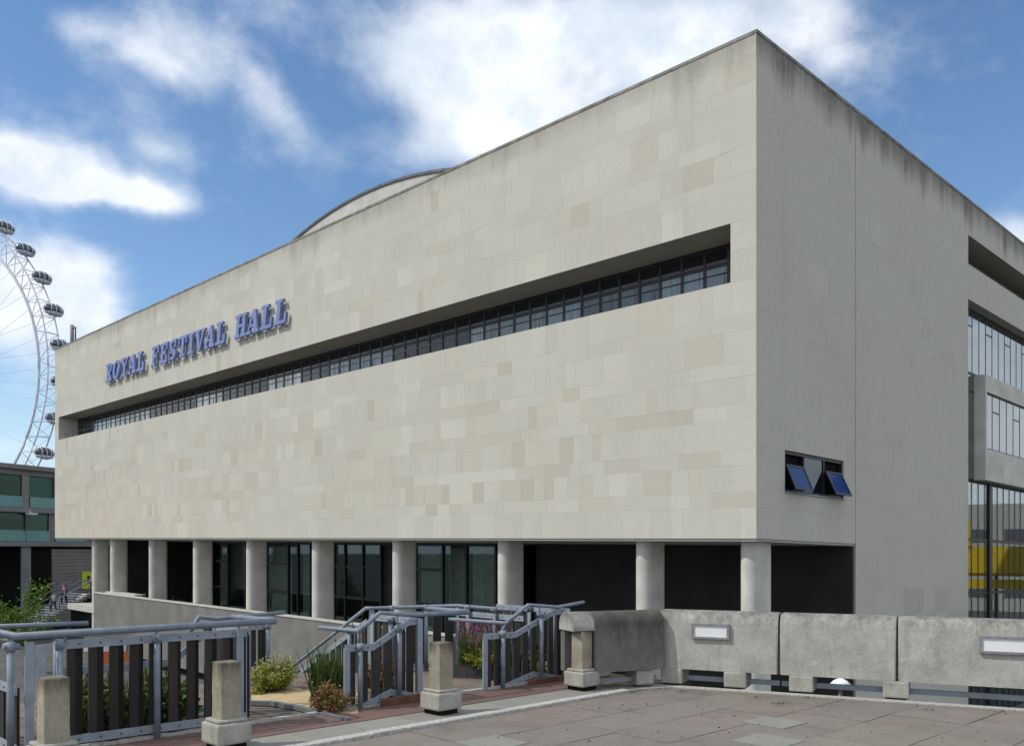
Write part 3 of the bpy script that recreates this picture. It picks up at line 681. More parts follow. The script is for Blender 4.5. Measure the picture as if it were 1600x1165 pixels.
# people on the stair
def person(loc, face, label, top, legs, h=1.7, stride=.2, lean=0):
    root = empty('person', loc, label, 'person')
    def skin(name, pts, edges, rad, mat):
        me = bpy.data.meshes.new(name); me.from_pydata([Vector(p) for p in pts], edges, [])
        o = bpy.data.objects.new(name, me); COL.objects.link(o); o.parent = root; o.rotation_euler.z = face; WL[o.name] = WL[root.name]
        sk = o.modifiers.new('skin', 'SKIN')
        for i, r in enumerate(rad): me.skin_vertices[0].data[i].radius = (r, r * .8) if not isinstance(r, tuple) else r
        me.skin_vertices[0].data[0].use_root = True
        o.modifiers.new('sub', 'SUBSURF').levels = 1; o.modifiers['sub'].render_levels = 2
        for p in me.polygons: p.use_smooth = True
        me.materials.append(mat); sk.use_smooth_shade = True
        return o
    k = h / 1.7; s = stride
    P = [(0, 0, .92), (0, .02, 1.12), (0, .04, 1.34), (0, .05, 1.45), (0, .08, 1.53), (0, .10, 1.63),
         (.18, .04, 1.38), (.23, .0, 1.12), (.22, .16, .92), (-.18, .04, 1.38), (-.23, .05, 1.12), (-.22, .14, .90),
         (.09, 0, .88), (.10, s, .50), (.10, s * .8, .09), (.10, s * .8 + .15, .05), (-.09, 0, .88), (-.10, -s * .3, .48), (-.10, -s, .10), (-.10, -s + .15, .05)]
    P = [(x * k, y * k, z * k) for x, y, z in P]
    E = [(0, 1), (1, 2), (2, 3), (3, 4), (4, 5), (2, 6), (6, 7), (7, 8), (2, 9), (9, 10), (10, 11), (0, 12), (12, 13), (13, 14), (14, 15), (0, 16), (16, 17), (17, 18), (18, 19)]
    Rr = [.13, .12, .13, .06, .085, .095, .055, .042, .035, .055, .042, .035, .085, .06, .045, .04, .085, .06, .045, .04]
    skin('body', P, E, [r * k for r in Rr], M['skin'])
    skin('shirt', [P[i] for i in (0, 1, 2, 6, 7, 9, 10)], [(0, 1), (1, 2), (2, 3), (3, 4), (2, 5), (5, 6)], [x * k for x in (.155, .14, .15, .075, .06, .075, .06)], top)
    skin('trousers', [P[i] for i in (0, 12, 13, 14, 16, 17, 18)], [(0, 1), (1, 2), (2, 3), (0, 4), (4, 5), (5, 6)], [x * k for x in (.15, .10, .075, .06, .10, .075, .06)], legs)
    skin('hair', [(0, .06 * k, 1.62 * k), (0, .075 * k, 1.70 * k)], [(0, 1)], [.10 * k, .08 * k], M['hair'])
    return root
fc = math.atan2(-sd.x, sd.y)
person(G(11.5 * go, 1.0, 11 * rise + .175), fc + math.pi, 'person in white top walking down the far outdoor stair', M['cloth_white'], M['cloth_dark'], 1.66)
person(G(14.4 * go, .9, 14 * rise + .175), fc + math.pi, 'person in purple top on the middle of the far outdoor stair', M['cloth_pink'], M['cloth_dark'], 1.7)
person(G(15.4 * go, .3, 15 * rise + .175), fc + math.pi, 'person all in dark clothes behind the purple topped walker on the stair', M['cloth_dark'], M['cloth_dark'], 1.72)
person(G(slen + .6, .9, 3.45), fc + math.pi, 'person in rust coloured top at the head of the outdoor stair', M['cloth_rust'], M['cloth_dark'], 1.7)

# leaves ------------------------------------------------------------------
def leaf(mb, p, d, ln, wd, tone, up=None):
    d = d.normalized(); s = d.cross(Vector((random.uniform(-1, 1), random.uniform(-1, 1), random.uniform(-1, 1)))).normalized()
    nn = d.cross(s) * (ln * .15)
    mb.add([p, p + d * ln * .5 + s * wd * .5 - nn * .3, p + d * ln, p + d * ln * .5 - s * wd * .5 + nn * .3], [(0, 1, 2, 3)], (tone, tone, tone))
def rnd_dir(up=.3):
    return Vector((random.gauss(0, 1), random.gauss(0, 1), random.gauss(up, .8))).normalized()
# small bright tree before the stair
tb = Vector((-27.4, 50.5, -5.2))
tree = empty('young_tree', tb, 'small bright green young tree in front of the outdoor stair', 'tree')
MB().tube([tb, tb + Vector((.1, 0, 1.2)), tb + Vector((.0, .1, 2.8)), tb + Vector((.25, 0, 4.4))], .085, 7, r2=.03).build('trunk', M['bark'], tree)
cr = MB(); random.seed(11)
limbs = [(-1.6, .2, 3.0), (-1.2, -.4, 3.9), (.3, .1, 5.0), (1.0, .2, 4.9), (.9, -.3, 3.7), (-.4, .3, 3.4), (1.5, 0, 3.0), (-1.9, 0, 3.7), (.2, -.5, 2.5), (-.8, 0, 2.3)]
for k, l in enumerate(limbs):
    e = tb + Vector(l); st_ = tb + Vector((.05, .03, min(4.0, l[2] * .62)))
    MB().tube([st_, (st_ + e) / 2 + Vector((0, 0, .12)), e], .03, 5, r2=.008).build('branch', M['bark'], tree)
    for j in range(300):
        q = st_.lerp(e, random.uniform(.25, 1.08)) + Vector((random.gauss(0, .24), random.gauss(0, .24), random.gauss(0, .19)))
        leaf(cr, q, rnd_dir(-.1), random.uniform(.12, .2), random.uniform(.07, .11), random.random())
cr.build('crown', M['leaf_tree'], tree, tones=True, recalc=False)

# the wheel -----------------------------------------------------------------
WC = Vector((-202.4, 306, 61)); WR = 57.5
wx_ = Vector((.9566, -.2917, 0)).normalized(); wn2 = Vector((wx_.y, -wx_.x, 0)).normalized()
if wn2.y > 0: wn2 = -wn2
def Wp(r, deg, off=0): return WC + wx_ * (r * math.cos(R_(deg))) + Vector((0, 0, r * math.sin(R_(deg)))) + wn2 * off
wh = empty('observation_wheel', WC - Vector((0, 0, 66)), 'giant white observation wheel with glass capsules beyond the low block', 'ferris wheel')
NS = 128
for r, off, rr in ((WR, 2.6, .24), (WR, -2.6, .24), (WR - 6.2, 0, .45)):
    pts = [Wp(r, 360 * i / NS, off) for i in range(NS)] + [Wp(r, 0, off), Wp(r, 360 / NS, off)]
    MB().tube(pts, rr, 6, cap=False).build('rim', M['wheelwhite'], wh)
tr = MB()
for i in range(64):
    d = 360 * i / 64; e = 360 * (i + .5) / 64
    for off in (2.6, -2.6):
        tr.tube([Wp(WR - 6.2, e, 0), Wp(WR, d, off)], .11, 4, cap=False); tr.tube([Wp(WR - 6.2, e, 0), Wp(WR, 360 * (i + 1) / 64, off)], .11, 4, cap=False)
    tr.tube([Wp(WR, d, 2.6), Wp(WR, d, -2.6)], .12, 4, cap=False); tr.tube([Wp(WR, d, 2.6), Wp(WR, e + 2.8, -2.6)], .1, 4, cap=False)
tr.build('truss', M['wheelwhite'], wh, kind='stuff')
MB().tube([WC - wn2 * 12, WC + wn2 * 12], 1.6, 14).build('hub', M['wheelwhite'], wh)
for i in range(64):
    MB().tube([Wp(1.6, 360 * i / 64, 8 if i % 2 else -8), Wp(WR - 6.2, 360 * i / 64, 0)], .055, 3, cap=False).build('spoke', M['wheelwhite'], wh)
for s in (-1, 1): MB().tube([WC - wn2 * 11, WC - wn2 * 38 + wx_ * 18 * s - Vector((0, 0, 66))], 1.3, 8).build('support_leg', M['wheelwhite'], wh)
# a capsule: glass egg in a white frame lying across the rim
def ellip(c0, ax, ay, az, la, lb, lc, nu=16, nv=10):
    mb = MB(); vs = []
    for i in range(nv + 1):
        th = math.pi * i / nv
        for j in range(nu):
            ph = 2 * math.pi * j / nu
            vs.append(c0 + ax * (la * math.cos(th)) + ay * (lb * math.sin(th) * math.cos(ph)) + az * (lc * math.sin(th) * math.sin(ph)))
    return mb.add(vs, [(i * nu + j, i * nu + (j + 1) % nu, (i + 1) * nu + (j + 1) % nu, (i + 1) * nu + j) for i in range(nv) for j in range(nu)], smooth=True)
Zv = Vector((0, 0, 1)); cap0 = None; RCAP = WR + 2.7
capglass, gc, bc = newmat('capsule_glass')
gc.put(bc.inputs['Base Color'], gc.mix(gc.ramp(gc.noise(pos(gc), .9, 3), .4, .6), (.02, .03, .04), (.10, .13, .16))); bc.inputs['Roughness'].default_value = .08
for k in range(32):
    d = 11.25 * k - 4.6
    if cap0 is None:
        c0 = Wp(RCAP, d)
        cap0 = ellip(c0, wn2, wx_, Zv, 3.5, 1.85, 1.85).build('capsule', capglass, wh)
        parts = []
        for off, r_ in ((-2.5, 1.6), (-.9, 1.98), (.9, 1.98), (2.5, 1.6)):
            parts.append(MB().tube([c0 + wn2 * off + (wx_ * math.cos(a) + Zv * math.sin(a)) * r_ for a in [2 * math.pi * i / 16 for i in range(18)]], .13, 5, cap=False).build('capsule_ring', M['wheelwhite'], cap0))
        fl = ellip(c0 - Zv * 1.05, wn2, wx_, Zv, 3.3, 1.75, .75, 12, 6).build('capsule_floor', M['wheelwhite'], cap0)
        parts.append(fl)
    else:
        cc = dup(cap0, Wp(RCAP, d) - c0, wh)
        for p in parts:
            q = p.copy(); COL.objects.link(q); q.parent = cc
# orange and white kiosk on the lower plaza
kb = Vector((-24.6, 55, -5.2))
ki = empty('kiosk', kb, 'low orange and white kiosk down on the plaza behind the slatted railing', 'kiosk')
def K(a, b_, z): return kb + Vector((a, b_ + a * .1, z))
MB().fbox(K, -.9, 1.5, -.05, 2, .01, .75).build('counter', M['orange'], ki); MB().fbox(K, -1.6, 1.8, .1, 1.9, .76, 1.7).build('upper_wall', M['white'], ki)
MB().prism([K(-1.8, -.3, 1.71), K(2.0, -.3, 1.71), K(.2, -.3, 2.2)], (0, 2.6, 0)).build('roof', M['farband'], ki)
# lamp on the lower level seen in the gap
lp = at(1313, 1071, -.9) * 1.0
lp = Vector((lp.x * 1.25, lp.y * 1.25, 0)); 
zz = EYE - (1068 - HOR) / FPX * lp.y
la = empty('plaza_lamp', (lp.x, lp.y, -5.2), 'white domed lamp glimpsed through the gap under the parapet', 'lamp')
MB().tube([Vector((lp.x, lp.y, -5.2)), Vector((lp.x, lp.y, zz - .1))], .05, 8).build('lamp_post', M['grey'], la)
ld = MB(); prof = [(0, .14), (.07, .13), (.16, .08), (.24, .0), (.20, -.05), (.0, -.06)]
vs = [Vector((lp.x + r * math.cos(a), lp.y + r * math.sin(a), zz + z)) for r, z in prof for a in [2 * math.pi * i / 16 for i in range(16)]]
ld.add(vs, [(i * 16 + j, i * 16 + (j + 1) % 16, (i + 1) * 16 + (j + 1) % 16, (i + 1) * 16 + j) for i in range(5) for j in range(16)], smooth=True)
ld.build('lamp_shade', M['white'], la)

# ================================================================== UPPER TERRACE
# parapet line
C2 = Vector((1.80, 11.20)); PD = Vector((.897, -.44)).normalized(); PN = Vector((.44, .897)).normalized()   # PN points to the hall
def P(s, t, z): return Vector((C2.x + PD.x * s + PN.x * t, C2.y + PD.y * s + PN.y * t, z))
# slabs under everything
MB().prism([T(-9, 0, -.012), T(1.9, 0, -.012), P(0, .05, -.012), P(9, .05, -.012), Vector((9, -6, -.012)), Vector((-9, -6, -.012))], (0, 0, -.5)).build('paved_deck', M['soil'], kind='structure')
deck = bpy.data.objects['paved_deck']; WL['paved_deck'] = Vector((0, 0, 0))
def clip(poly, p0, n_):
    out = []
    for i in range(len(poly)):
        a, b_ = poly[i], poly[(i + 1) % len(poly)]
        da, db = (a - p0).dot(n_), (b_ - p0).dot(n_)
        if da <= 0: out.append(a)
        if da * db < 0: out.append(a.lerp(b_, da / (da - db)))
    return out
random.seed(5)
NV = Vector((PN.x, PN.y, 0)); P0v = P(0, -.16, 0)
light_spots = [at(1210, 1128), at(1200, 1157), at(770, 1160)]
q = 0.0; row = 0; special = []
pav = []
while q < 6.2:
    wq = (.74, .62, .62, .74)[row % 4]; p = -7.6 + random.uniform(0, .9)
    while p < 9.5:
        lp_ = random.choice((.62, .9, .9, 1.15)); pav.append((p, p + lp_, q, q + wq)); p += lp_
    q += wq; row += 1
cnt = 0
for (p0, p1, q0, q1) in pav:
    pm = T((p0 + p1) / 2, (q0 + q1) / 2, 0)
    if pm.y < 3.6: continue
    g = .0045; poly = [T(p0 + g, q0 + g, 0), T(p1 - g, q0 + g, 0), T(p1 - g, q1 - g, 0), T(p0 + g, q1 - g, 0)]
    poly = clip(poly, P0v, NV)
    if len(poly) < 3: continue
    j = random.gauss(1, .04); col = [j * random.uniform(.97, 1.03) for _ in range(3)]
    pz = random.uniform(-.0025, .0025)
    MB().prism([v + Vector((0, 0, pz - .04)) for v in poly], (0, 0, .04)).build('paver', M['paver'], deck, color=col); cnt += 1
for lsx in light_spots:   # newer pale replacement slabs, laid a few millimetres proud
    v = lsx - O; p = v.x * RX + v.y * RY; qq = v.x * .69602 - v.y * .71802
    MB().prism([T(p - .23, qq - .23, .006), T(p + .23, qq - .23, .006), T(p + .23, qq + .23, .006), T(p - .23, qq + .23, .006)], (0, 0, -.03)).build('pale_paver', M['greytile'], deck, color=(.92, .97, .92))
# threshold: kerb, grey slabs, red tiles, white nosing
thr = tag(MB().prism([T(-9, -1.31, -.02), T(3.2, -1.31, -.02), T(3.2, 0, -.02), T(-9, 0, -.02)], (0, 0, -.45)).build('threshold', M['soil']), kind='structure'); WL['threshold'] = Vector((0, 0, 0))
p = -8.0
while p < 1.9:
    e = min(p + random.uniform(.7, 1.0), 1.95); j = random.uniform(.85, 1.15)
    MB().fbox(T, p + .004, e - .004, -.13, -.004, -.02, .035 + random.uniform(-.003, .003)).build('kerb_stone', M['granite'], thr, bevel=.012); p = e
p = -8.2
while p < 2.2:
    e = min(p + .6, 2.3); j = random.uniform(.88, 1.12)
    MB().fbox(T, p + .003, e - .003, -.645, -.135, -.02, .012).build('grey_slab', M['greytile'], thr, color=(j, j, j))
    j = random.uniform(.85, 1.15)
    MB().fbox(T, p + .003, e - .003, -1.22, -.65, -.02, .018).build('red_tile', M['redtile'], thr, color=(j, j * .98, j)); p = e
MB().fbox(T, -8, 3.0, -1.285, -1.225, -.02, .045).build('white_nosing', M['granite'], thr)
# kerb under the parapet
pk = tag(MB().fbox(P, -.2, 9, -.16, -.02, -.45, .012).build('parapet_kerb', M['granite']), kind='structure')
# timber deck
td = tag(MB().fbox(T, -7.4, .72, -4.3, -1.30, -.45, -.055).fbox(T, .721, 3.2, -3.64, -1.30, -.45, -.055).build('timber_deck', M['soil']), kind='structure'); WL['timber_deck'] = Vector((0, 0, 0))
p = -7.3; random.seed(8)
while p < 3.1:
    j = random.uniform(.78, 1.18)
    q0 = -4.25 if p < .58 else -3.6
    MB().fbox(T, p + .005, p + .132, q0 + random.uniform(0, .03), -1.30, -.054, -.012 + random.uniform(-.002, .002)).build('board', M['board'], td, color=(j, j, j * random.uniform(.97, 1.03))); p += .14
# sand bed with zinc edging, behind the opening
def bed(name, pts, mat, z0, z1): return MB().prism([Vector((a, b_, z0)) for a, b_ in pts], (0, 0, z1 - z0)).build(name, mat)
sp = [at(x, y) for x, y in ((380, 1098), (425, 1098), (470, 1106), (512, 1117), (560, 1117), (560, 1085), (470, 1078), (380, 1073))]
tag(bed('sand_bed', [(v.x, v.y) for v in sp], M['sand'], -.011, .025), kind='structure')
ze = empty('bed_edging', (sp[2].x, sp[2].y, 0), 'low curved zinc edging strip bounding the sand bed', 'edging')
eb = MB(); pl = [at(x, y) for x, y in ((376, 1100), (425, 1101), (470, 1109), (508, 1120), (545, 1128))]
for a, b_ in zip(pl[:-1], pl[1:]):
    d = (b_ - a).normalized(); n_ = Vector((-d.y, d.x, 0)) * .03
    eb.hexa([a - n_, a + n_, b_ + n_, b_ - n_] + [v + Vector((0, 0, .045)) for v in (a - n_, a + n_, b_ + n_, b_ - n_)])
eb.build('strip', M['zinc'], ze)
pth = [at(x, y) for x, y in ((470, 1079), (520, 1084), (530, 1064), (478, 1058))]
tag(bed('brown_path', [(v.x, v.y) for v in pth], M['brickpath'], -.011, .03), kind='structure')

# posts --------------------------------------------------------------------
def post(pc, label, top=.735, qc=-.47):
    base = T(pc, qc, 0)
    o = empty('concrete_post', base, label, 'post', 'concrete posts along the terrace threshold')
    c, s_ = .090, .090
    sh = MB(); k = .985
    sh.hexa([T(pc - c, qc - c, .2), T(pc + c, qc - c, .2), T(pc + c, qc + c, .2), T(pc - c, qc + c, .2), T(pc - c * k, qc - c * k, top), T(pc + c * k, qc - c * k, top), T(pc + c * k, qc + c * k, top), T(pc - c * k, qc + c * k, top)])
    so = sh.build('shaft', M['post'], o, bevel=.012)
    sb = so.modifiers.new('sub', 'SUBSURF'); sb.subdivision_type = 'SIMPLE'; sb.levels = 4; sb.render_levels = 4
    dt = bpy.data.textures.get('chips') or bpy.data.textures.new('chips', 'CLOUDS'); dt.noise_scale = .09; dt.noise_depth = 4
    dp = so.modifiers.new('chips', 'DISPLACE'); dp.texture = dt; dp.texture_coords = 'GLOBAL'; dp.strength = .009; dp.mid_level = .5
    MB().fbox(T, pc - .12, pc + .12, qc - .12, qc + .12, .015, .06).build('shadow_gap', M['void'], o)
    MB().fbox(T, pc - .155, pc + .155, qc - .155, qc + .155, .06, .235).build('pedestal', M['pedestal'], o, bevel=.02)
    MB().fbox(T, pc - .13, pc + .13, qc - .13, qc + .13, .236, .265).build('pedestal_cap', M['pedestal'], o, bevel=.012)
    return o
def p_of(x, q):   # distance along the kerb of the point at depth line q that stands at pixel column x
    r = (x - 800) / FPX; bx, by = O.x + .69602 * q, O.y - .71802 * q
    return (r * by - bx) / (RX - r * RY)
post(p_of(689, -.47), 'concrete post on a pale pedestal in front of the two slatted railings of the gap')
post(p_of(354, -.47), 'chipped concrete post on a pale pedestal at the right end of the long slatted railing')
post(p_of(83, -.47), 'concrete post cut by the lower left edge before the long slatted railing')
post(1.664, 'concrete post tucked under the notched end of the dark parapet return', .705, -.518)
bpy.data.objects['concrete_post']['label'] = 'concrete post on pale pedestal standing alone left of the parapet return'

# parapet segments ------------------------------------------------------------
def profile(n=6, th=.40, z0=.215, z1=.93, r=.15):
    pts = [(-.02, z0), (th, z0)]
    pts += [(th - r + r * math.cos(R_(a)), z1 - r + r * math.sin(R_(a))) for a in [90 * i / n for i in range(n + 1)]]
    pts += [(r - .0 + r * math.cos(R_(a)), z1 - r + r * math.sin(R_(a))) for a in [90 + 90 * i / n for i in range(n + 1)]]
    return pts
def panel(fn, s0, s1, mat='parapet', round_end=.03, notch=None, **kw):
    mb = MB(); pr = profile(**kw)
    sec = [(s0, .97), (s0 + .006, .985), (s0 + .018, 1.0), (s1 - .018, 1.0), (s1 - .006, .985), (s1, .97)]
    cz = (.19 + .93) / 2; ct = .19; n = len(pr); vs = []
    for s, k in sec: vs += [fn(s, ct + (t - ct) * k, cz + (z - cz) * (1 - (1 - k) * .6)) for t, z in pr]
    fs = [(i * n + j, i * n + (j + 1) % n, (i + 1) * n + (j + 1) % n, (i + 1) * n + j) for i in range(5) for j in range(n)]
    mb.add(vs, fs, smooth=True); mb.add(vs[:n], [tuple(range(n))]); mb.add(vs[-n:], [tuple(range(n))])
    return mb
def wn_mod(o):
    m_ = o.modifiers.new('weighted_normal', 'WEIGHTED_NORMAL'); m_.weight = 100; return o
def s_of(x, t=-.0):
    r = (x - 800) / FPX; bx, by = C2.x + PN.x * t, C2.y + PN.y * t
    return (r * by - bx) / (PD.x - r * PD.y)
j1, j2 = s_of(1217), s_of(1402)
segs = [(0.03, j1 - .012, 'first parapet segment right of the corner with a bulkhead light near its left end', (1050, 1149)),
        (j1 + .012, j2 - .012, 'plain middle parapet segment of the long run without any light', (1252,)),
        (j2 + .012, j2 + 2.2, 'parapet segment at the right edge with a bulkhead light cut by the frame', (1400,))]
for s0, s1, lab, blocks in segs:
    o = empty('parapet_segment', P(s0, 0, 0), lab, 'parapet', 'weathered concrete parapet segments along the deck')
    wn_mod(panel(P, s0, s1).build('concrete_panel', M['parapet'], o))
    for bx_ in blocks:
        s = s_of(bx_)
        MB().fbox(P, s - .135, s + .135, -.03, .30, .03, .214).build('support_block', M['pedestal'], o, bevel=.015)
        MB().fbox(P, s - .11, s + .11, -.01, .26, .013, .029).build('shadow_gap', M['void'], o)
    MB().fbox(P, s0 + .0, s1, .12, .15, .065, .125).build('gap_rail', M['paintsteel'], o)
    lx = {0: (1081, 1140), 2: (1530, 1612)}.get(segs.index((s0, s1, lab, blocks)))
    if lx:
        a, b_ = s_of(lx[0], -.02), s_of(lx[1], -.02)
        zc = .69 if lx[0] < 1200 else .665; hh = .092
        f = MB(); f.fbox(P, a, b_, -.045, .02, zc + hh - .025, zc + hh); f.fbox(P, a, b_, -.045, .02, zc - hh, zc - hh + .025); f.fbox(P, a, a + .03, -.045, .02, zc - hh + .025, zc + hh - .025); f.fbox(P, b_ - .03, b_, -.045, .02, zc - hh + .025, zc + hh - .025)
        fo = f.build('bulkhead_light', M['lightframe'], o)
        MB().fbox(P, a + .03, b_ - .03, -.03, .02, zc - hh + .025, zc + hh - .025).build('diffuser', M['white'], fo)
# the return along the threshold, in shade
q2 = (C2.x - O.x) * .69602 - (C2.y - O.y) * .71802; p2 = (C2.x - O.x) * RX + (C2.y - O.y) * RY
def Q(s, t, z): return Vector((.72 + .93 * s - .367 * t, 10.60 + .367 * s + .93 * t, z))
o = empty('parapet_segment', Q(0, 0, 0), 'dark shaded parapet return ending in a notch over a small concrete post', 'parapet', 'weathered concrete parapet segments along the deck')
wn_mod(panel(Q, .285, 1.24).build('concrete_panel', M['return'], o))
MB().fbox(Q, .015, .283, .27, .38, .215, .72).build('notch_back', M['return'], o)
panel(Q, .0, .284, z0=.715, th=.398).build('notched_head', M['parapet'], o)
for s in (.98, ): MB().fbox(Q, s - .12, s + .12, .0, .3, .03, .214).build('support_block', M['pedestal'], o, bevel=.015)
MB().fbox(Q, .4, 1.2, .12, .15, .065, .125).build('gap_rail', M['paintsteel'], o)
tag(MB().fbox(Q, .1, 1.25, -.13, -.02, -.4, .010).build('return_kerb', M['granite']), kind='structure')

# ------------------------------------------------------------------ slatted railings
FQ = -1.24
def clampfit(mb, p): mb.tube([p - Vector((0, 0, .03)), p + Vector((0, 0, .035))], .042, 8)
def rail_thing(label): pass
def panel_on(parent, fn, top, bot, slat_w, gap, tubes=(), flats=(), off=.03, bh=.036, double=False):
    """slatted panel following polylines top/bot [(s, z)...] in the line fn(s, t, z)"""
    def lin(pl, s):
        for (a, za), (b_, zb) in zip(pl[:-1], pl[1:]):
            if a <= s <= b_: return za + (zb - za) * (s - a) / max(1e-6, b_ - a)
        return pl[-1][1] if s > pl[-1][0] else pl[0][1]
    for nm, pl in (('top_bar', top), ('bottom_bar', bot)):
        mb = MB()
        n = len(pl); vs = []
        for s, z in pl: vs += [fn(s, .0, z - bh), fn(s, .014, z - bh), fn(s, .014, z + bh), fn(s, .0, z + bh)]
        mb.add(vs, [(i * 4 + j, i * 4 + (j + 1) % 4, i * 4 + 4 + (j + 1) % 4, i * 4 + 4 + j) for i in range(n - 1) for j in range(4)] + [(0, 1, 2, 3), tuple(range(n * 4 - 4, n * 4))])
        bo = mb.build(nm, M['paintsteel'], parent)
        s = pl[0][0] + .12
        bt = MB()
        while s < pl[-1][0]: bt.tube([fn(s, -.008, lin(pl, s)), fn(s, .0, lin(pl, s))], .007, 6); s += slat_w + gap
        bt.build('bolt', M['dark'], bo, kind='stuff')
    s = top[0][0] + .03; k = 0
    while s + slat_w < top[-1][0] + .02:
        ww = slat_w * random.uniform(.8, 1.15); j = random.uniform(.7, 1.35)
        z0, z1 = lin(bot, s + ww / 2) - .05 + random.uniform(-.02, .02), lin(top, s + ww / 2) + random.uniform(-.015, .02)
        MB().fbox(fn, s, s + ww, .016, .040, max(z0, .01) if z0 > -.1 else z0, z1).build('slat', M['slat'], parent, color=(j, j * .97, j * .95)); s += slat_w + gap; k += 1
        if double:
            a_ = s - gap * .72; MB().fbox(fn, a_, a_ + slat_w * .8, .13, .154, max(z0, .01), z1 - .03).build('slat', M['slat'], parent, color=(.7 * j, .68 * j, .66 * j))
    for s, z0, z1 in tubes:
        to = MB().tube([fn(s, -.035, z0), fn(s, -.035, z1)], .027, 10).build('tube_post', M['galv'], parent)
        MB().tube([fn(s, -.035, z1 - .07), fn(s, -.035, z1 + .01)], .035, 10).tube([fn(s, -.09, z1 - .02), fn(s, .03, z1 - .03)], .026, 8).build('clamp', M['galv'], to)
    for s, z0, z1 in flats:
        MB().fbox(fn, s - .035, s + .035, -.02, -.002, z0, z1).build('flat_post', M['paintsteel'], parent)
def fnR(q): return lambda s, t, z: T(s, q - t, z)          # a line along the kerb, t away from the camera
def fnL(p): return lambda s, t, z: T(p + t, FQ - s, z)    # a return running back from the kerb
def rail(parent, pts, r=.0225):
    return MB().tube(pts, r, 10).build('handrail', M['galv'], parent)
def standoff(parent, hr, base, top): MB().tube([base, top], .012, 6).build('rail_bracket', M['galv'], hr)
random.seed(21)
def pf(x): return p_of(x, FQ)
# A: the long one at lower left
A = empty('slatted_railing', T(pf(200), FQ, 0), 'long slatted railing at lower left, level handrail over dark widely spaced timber slats', 'railing', 'grey steel railings with dark timber slats')
a0, a1 = pf(44), pf(385)
panel_on(A, fnR(FQ), [(pf(100), .89), (a1, .89)], [(pf(100), .10), (a1, .10)], .074, .096, ((pf(91), .0, .93), (pf(243), .0, .93)), ((pf(45), 0, .93), (pf(64), 0, .90), (pf(374), 0, .93)), double=True)
hr = rail(A, [T(pf(22), FQ - 1.3, .99), T(pf(22), FQ + .03, .985), T(pf(427), FQ + .03, .985), T(pf(427), FQ - .85, .985)])
for x in (101, 243, 372): standoff(A, hr, T(pf(x), FQ - .01, .90), T(pf(x), FQ + .03, .975))
panel_on(A, fnL(pf(24)), [(.0, .55), (1.3, .55)], [(.0, .08), (1.3, .08)], .11, .07, ((.0, 0, .93),), ())
panel_on(A, fnL(pf(388)), [(.05, .88), (.85, .88)], [(.05, .10), (.85, .10)], .11, .06, ((.8, 0, .93),), ((.06, 0, .9),))
# A2: behind it
A2 = empty('slatted_railing', T(pf(200), FQ - .95, 0), 'rear slatted railing seen through the long one, its bars stepping up near the right end', 'railing', 'grey steel railings with dark timber slats')
bq = FQ - .95
def pb(x): return p_of(x, bq)
panel_on(A2, fnR(bq), [(pb(95), .55), (pb(270), .55), (pb(322), .82), (pb(345), .84)], [(pb(95), .05), (pb(345), .05)], .10, .10, ((pb(86), 0, .92), (pb(330), 0, .93), (pb(300), 0, .8)), ((pb(272), 0, .8), (pb(386), 0, .84)))
rail(A2, [T(pb(-40), bq, 1.0), T(pb(137), bq, .985)]); rail(A2, [T(pb(293), bq, .80), T(pb(311), bq, .99), T(pb(338), bq, .96), T(pb(444), bq, .99)])
fq2 = -3.4
panel_on(A2, fnR(fq2), [(p_of(386, fq2), .74), (p_of(424, fq2), .74)], [(p_of(386, fq2), .05), (p_of(424, fq2), .05)], .10, .03, ((p_of(416, fq2), 0, .78),), ())
# B
Bq = empty('slatted_railing', T(pf(600), FQ, 0), 'slatted railing stepping up to the right between the two openings, flowers at its left foot', 'railing', 'grey steel railings with dark timber slats')
def stepped(root, x0, x1, xs0, xs1, ztop0, ztop1, bpts, tubes, flats):
    panel_on(root, fnR(FQ), [(pf(x0), ztop0), (pf(xs0), ztop0 - .01), (pf(xs1), ztop1), (pf(x1), ztop1)], bpts, .105, .05, tubes, flats)
stepped(Bq, 540, 655, 584, 640, .655, .885, [(pf(540), .02), (pf(570), .035), (pf(612), .145), (pf(655), .045)], ((pf(560), 0, .69), (pf(621), 0, .86)), ((pf(541), .0, .66), (pf(655), .0, .91)))
hr = rail(Bq, [T(pf(560), FQ - .75, .82), T(pf(560), FQ, .82), T(pf(594), FQ, 1.005), T(pf(650), FQ, .955), T(pf(731), FQ, .955), T(pf(731), FQ - .75, .965)])
standoff(Bq, hr, T(pf(560), FQ, .68), T(pf(560), FQ, .81)); standoff(Bq, hr, T(pf(621), FQ, .85), T(pf(621), FQ, .97))
panel_on(Bq, fnL(pf(657)), [(.0, .88), (.95, .88)], [(.0, .05), (.95, .05)], .10, .05, ((.5, 0, .9),), ((.9, 0, .88),))
MB().fbox(T, pf(590), pf(656), FQ + .06, FQ + .10, .02, .10).build('kick_plate', M['rust'], Bq)
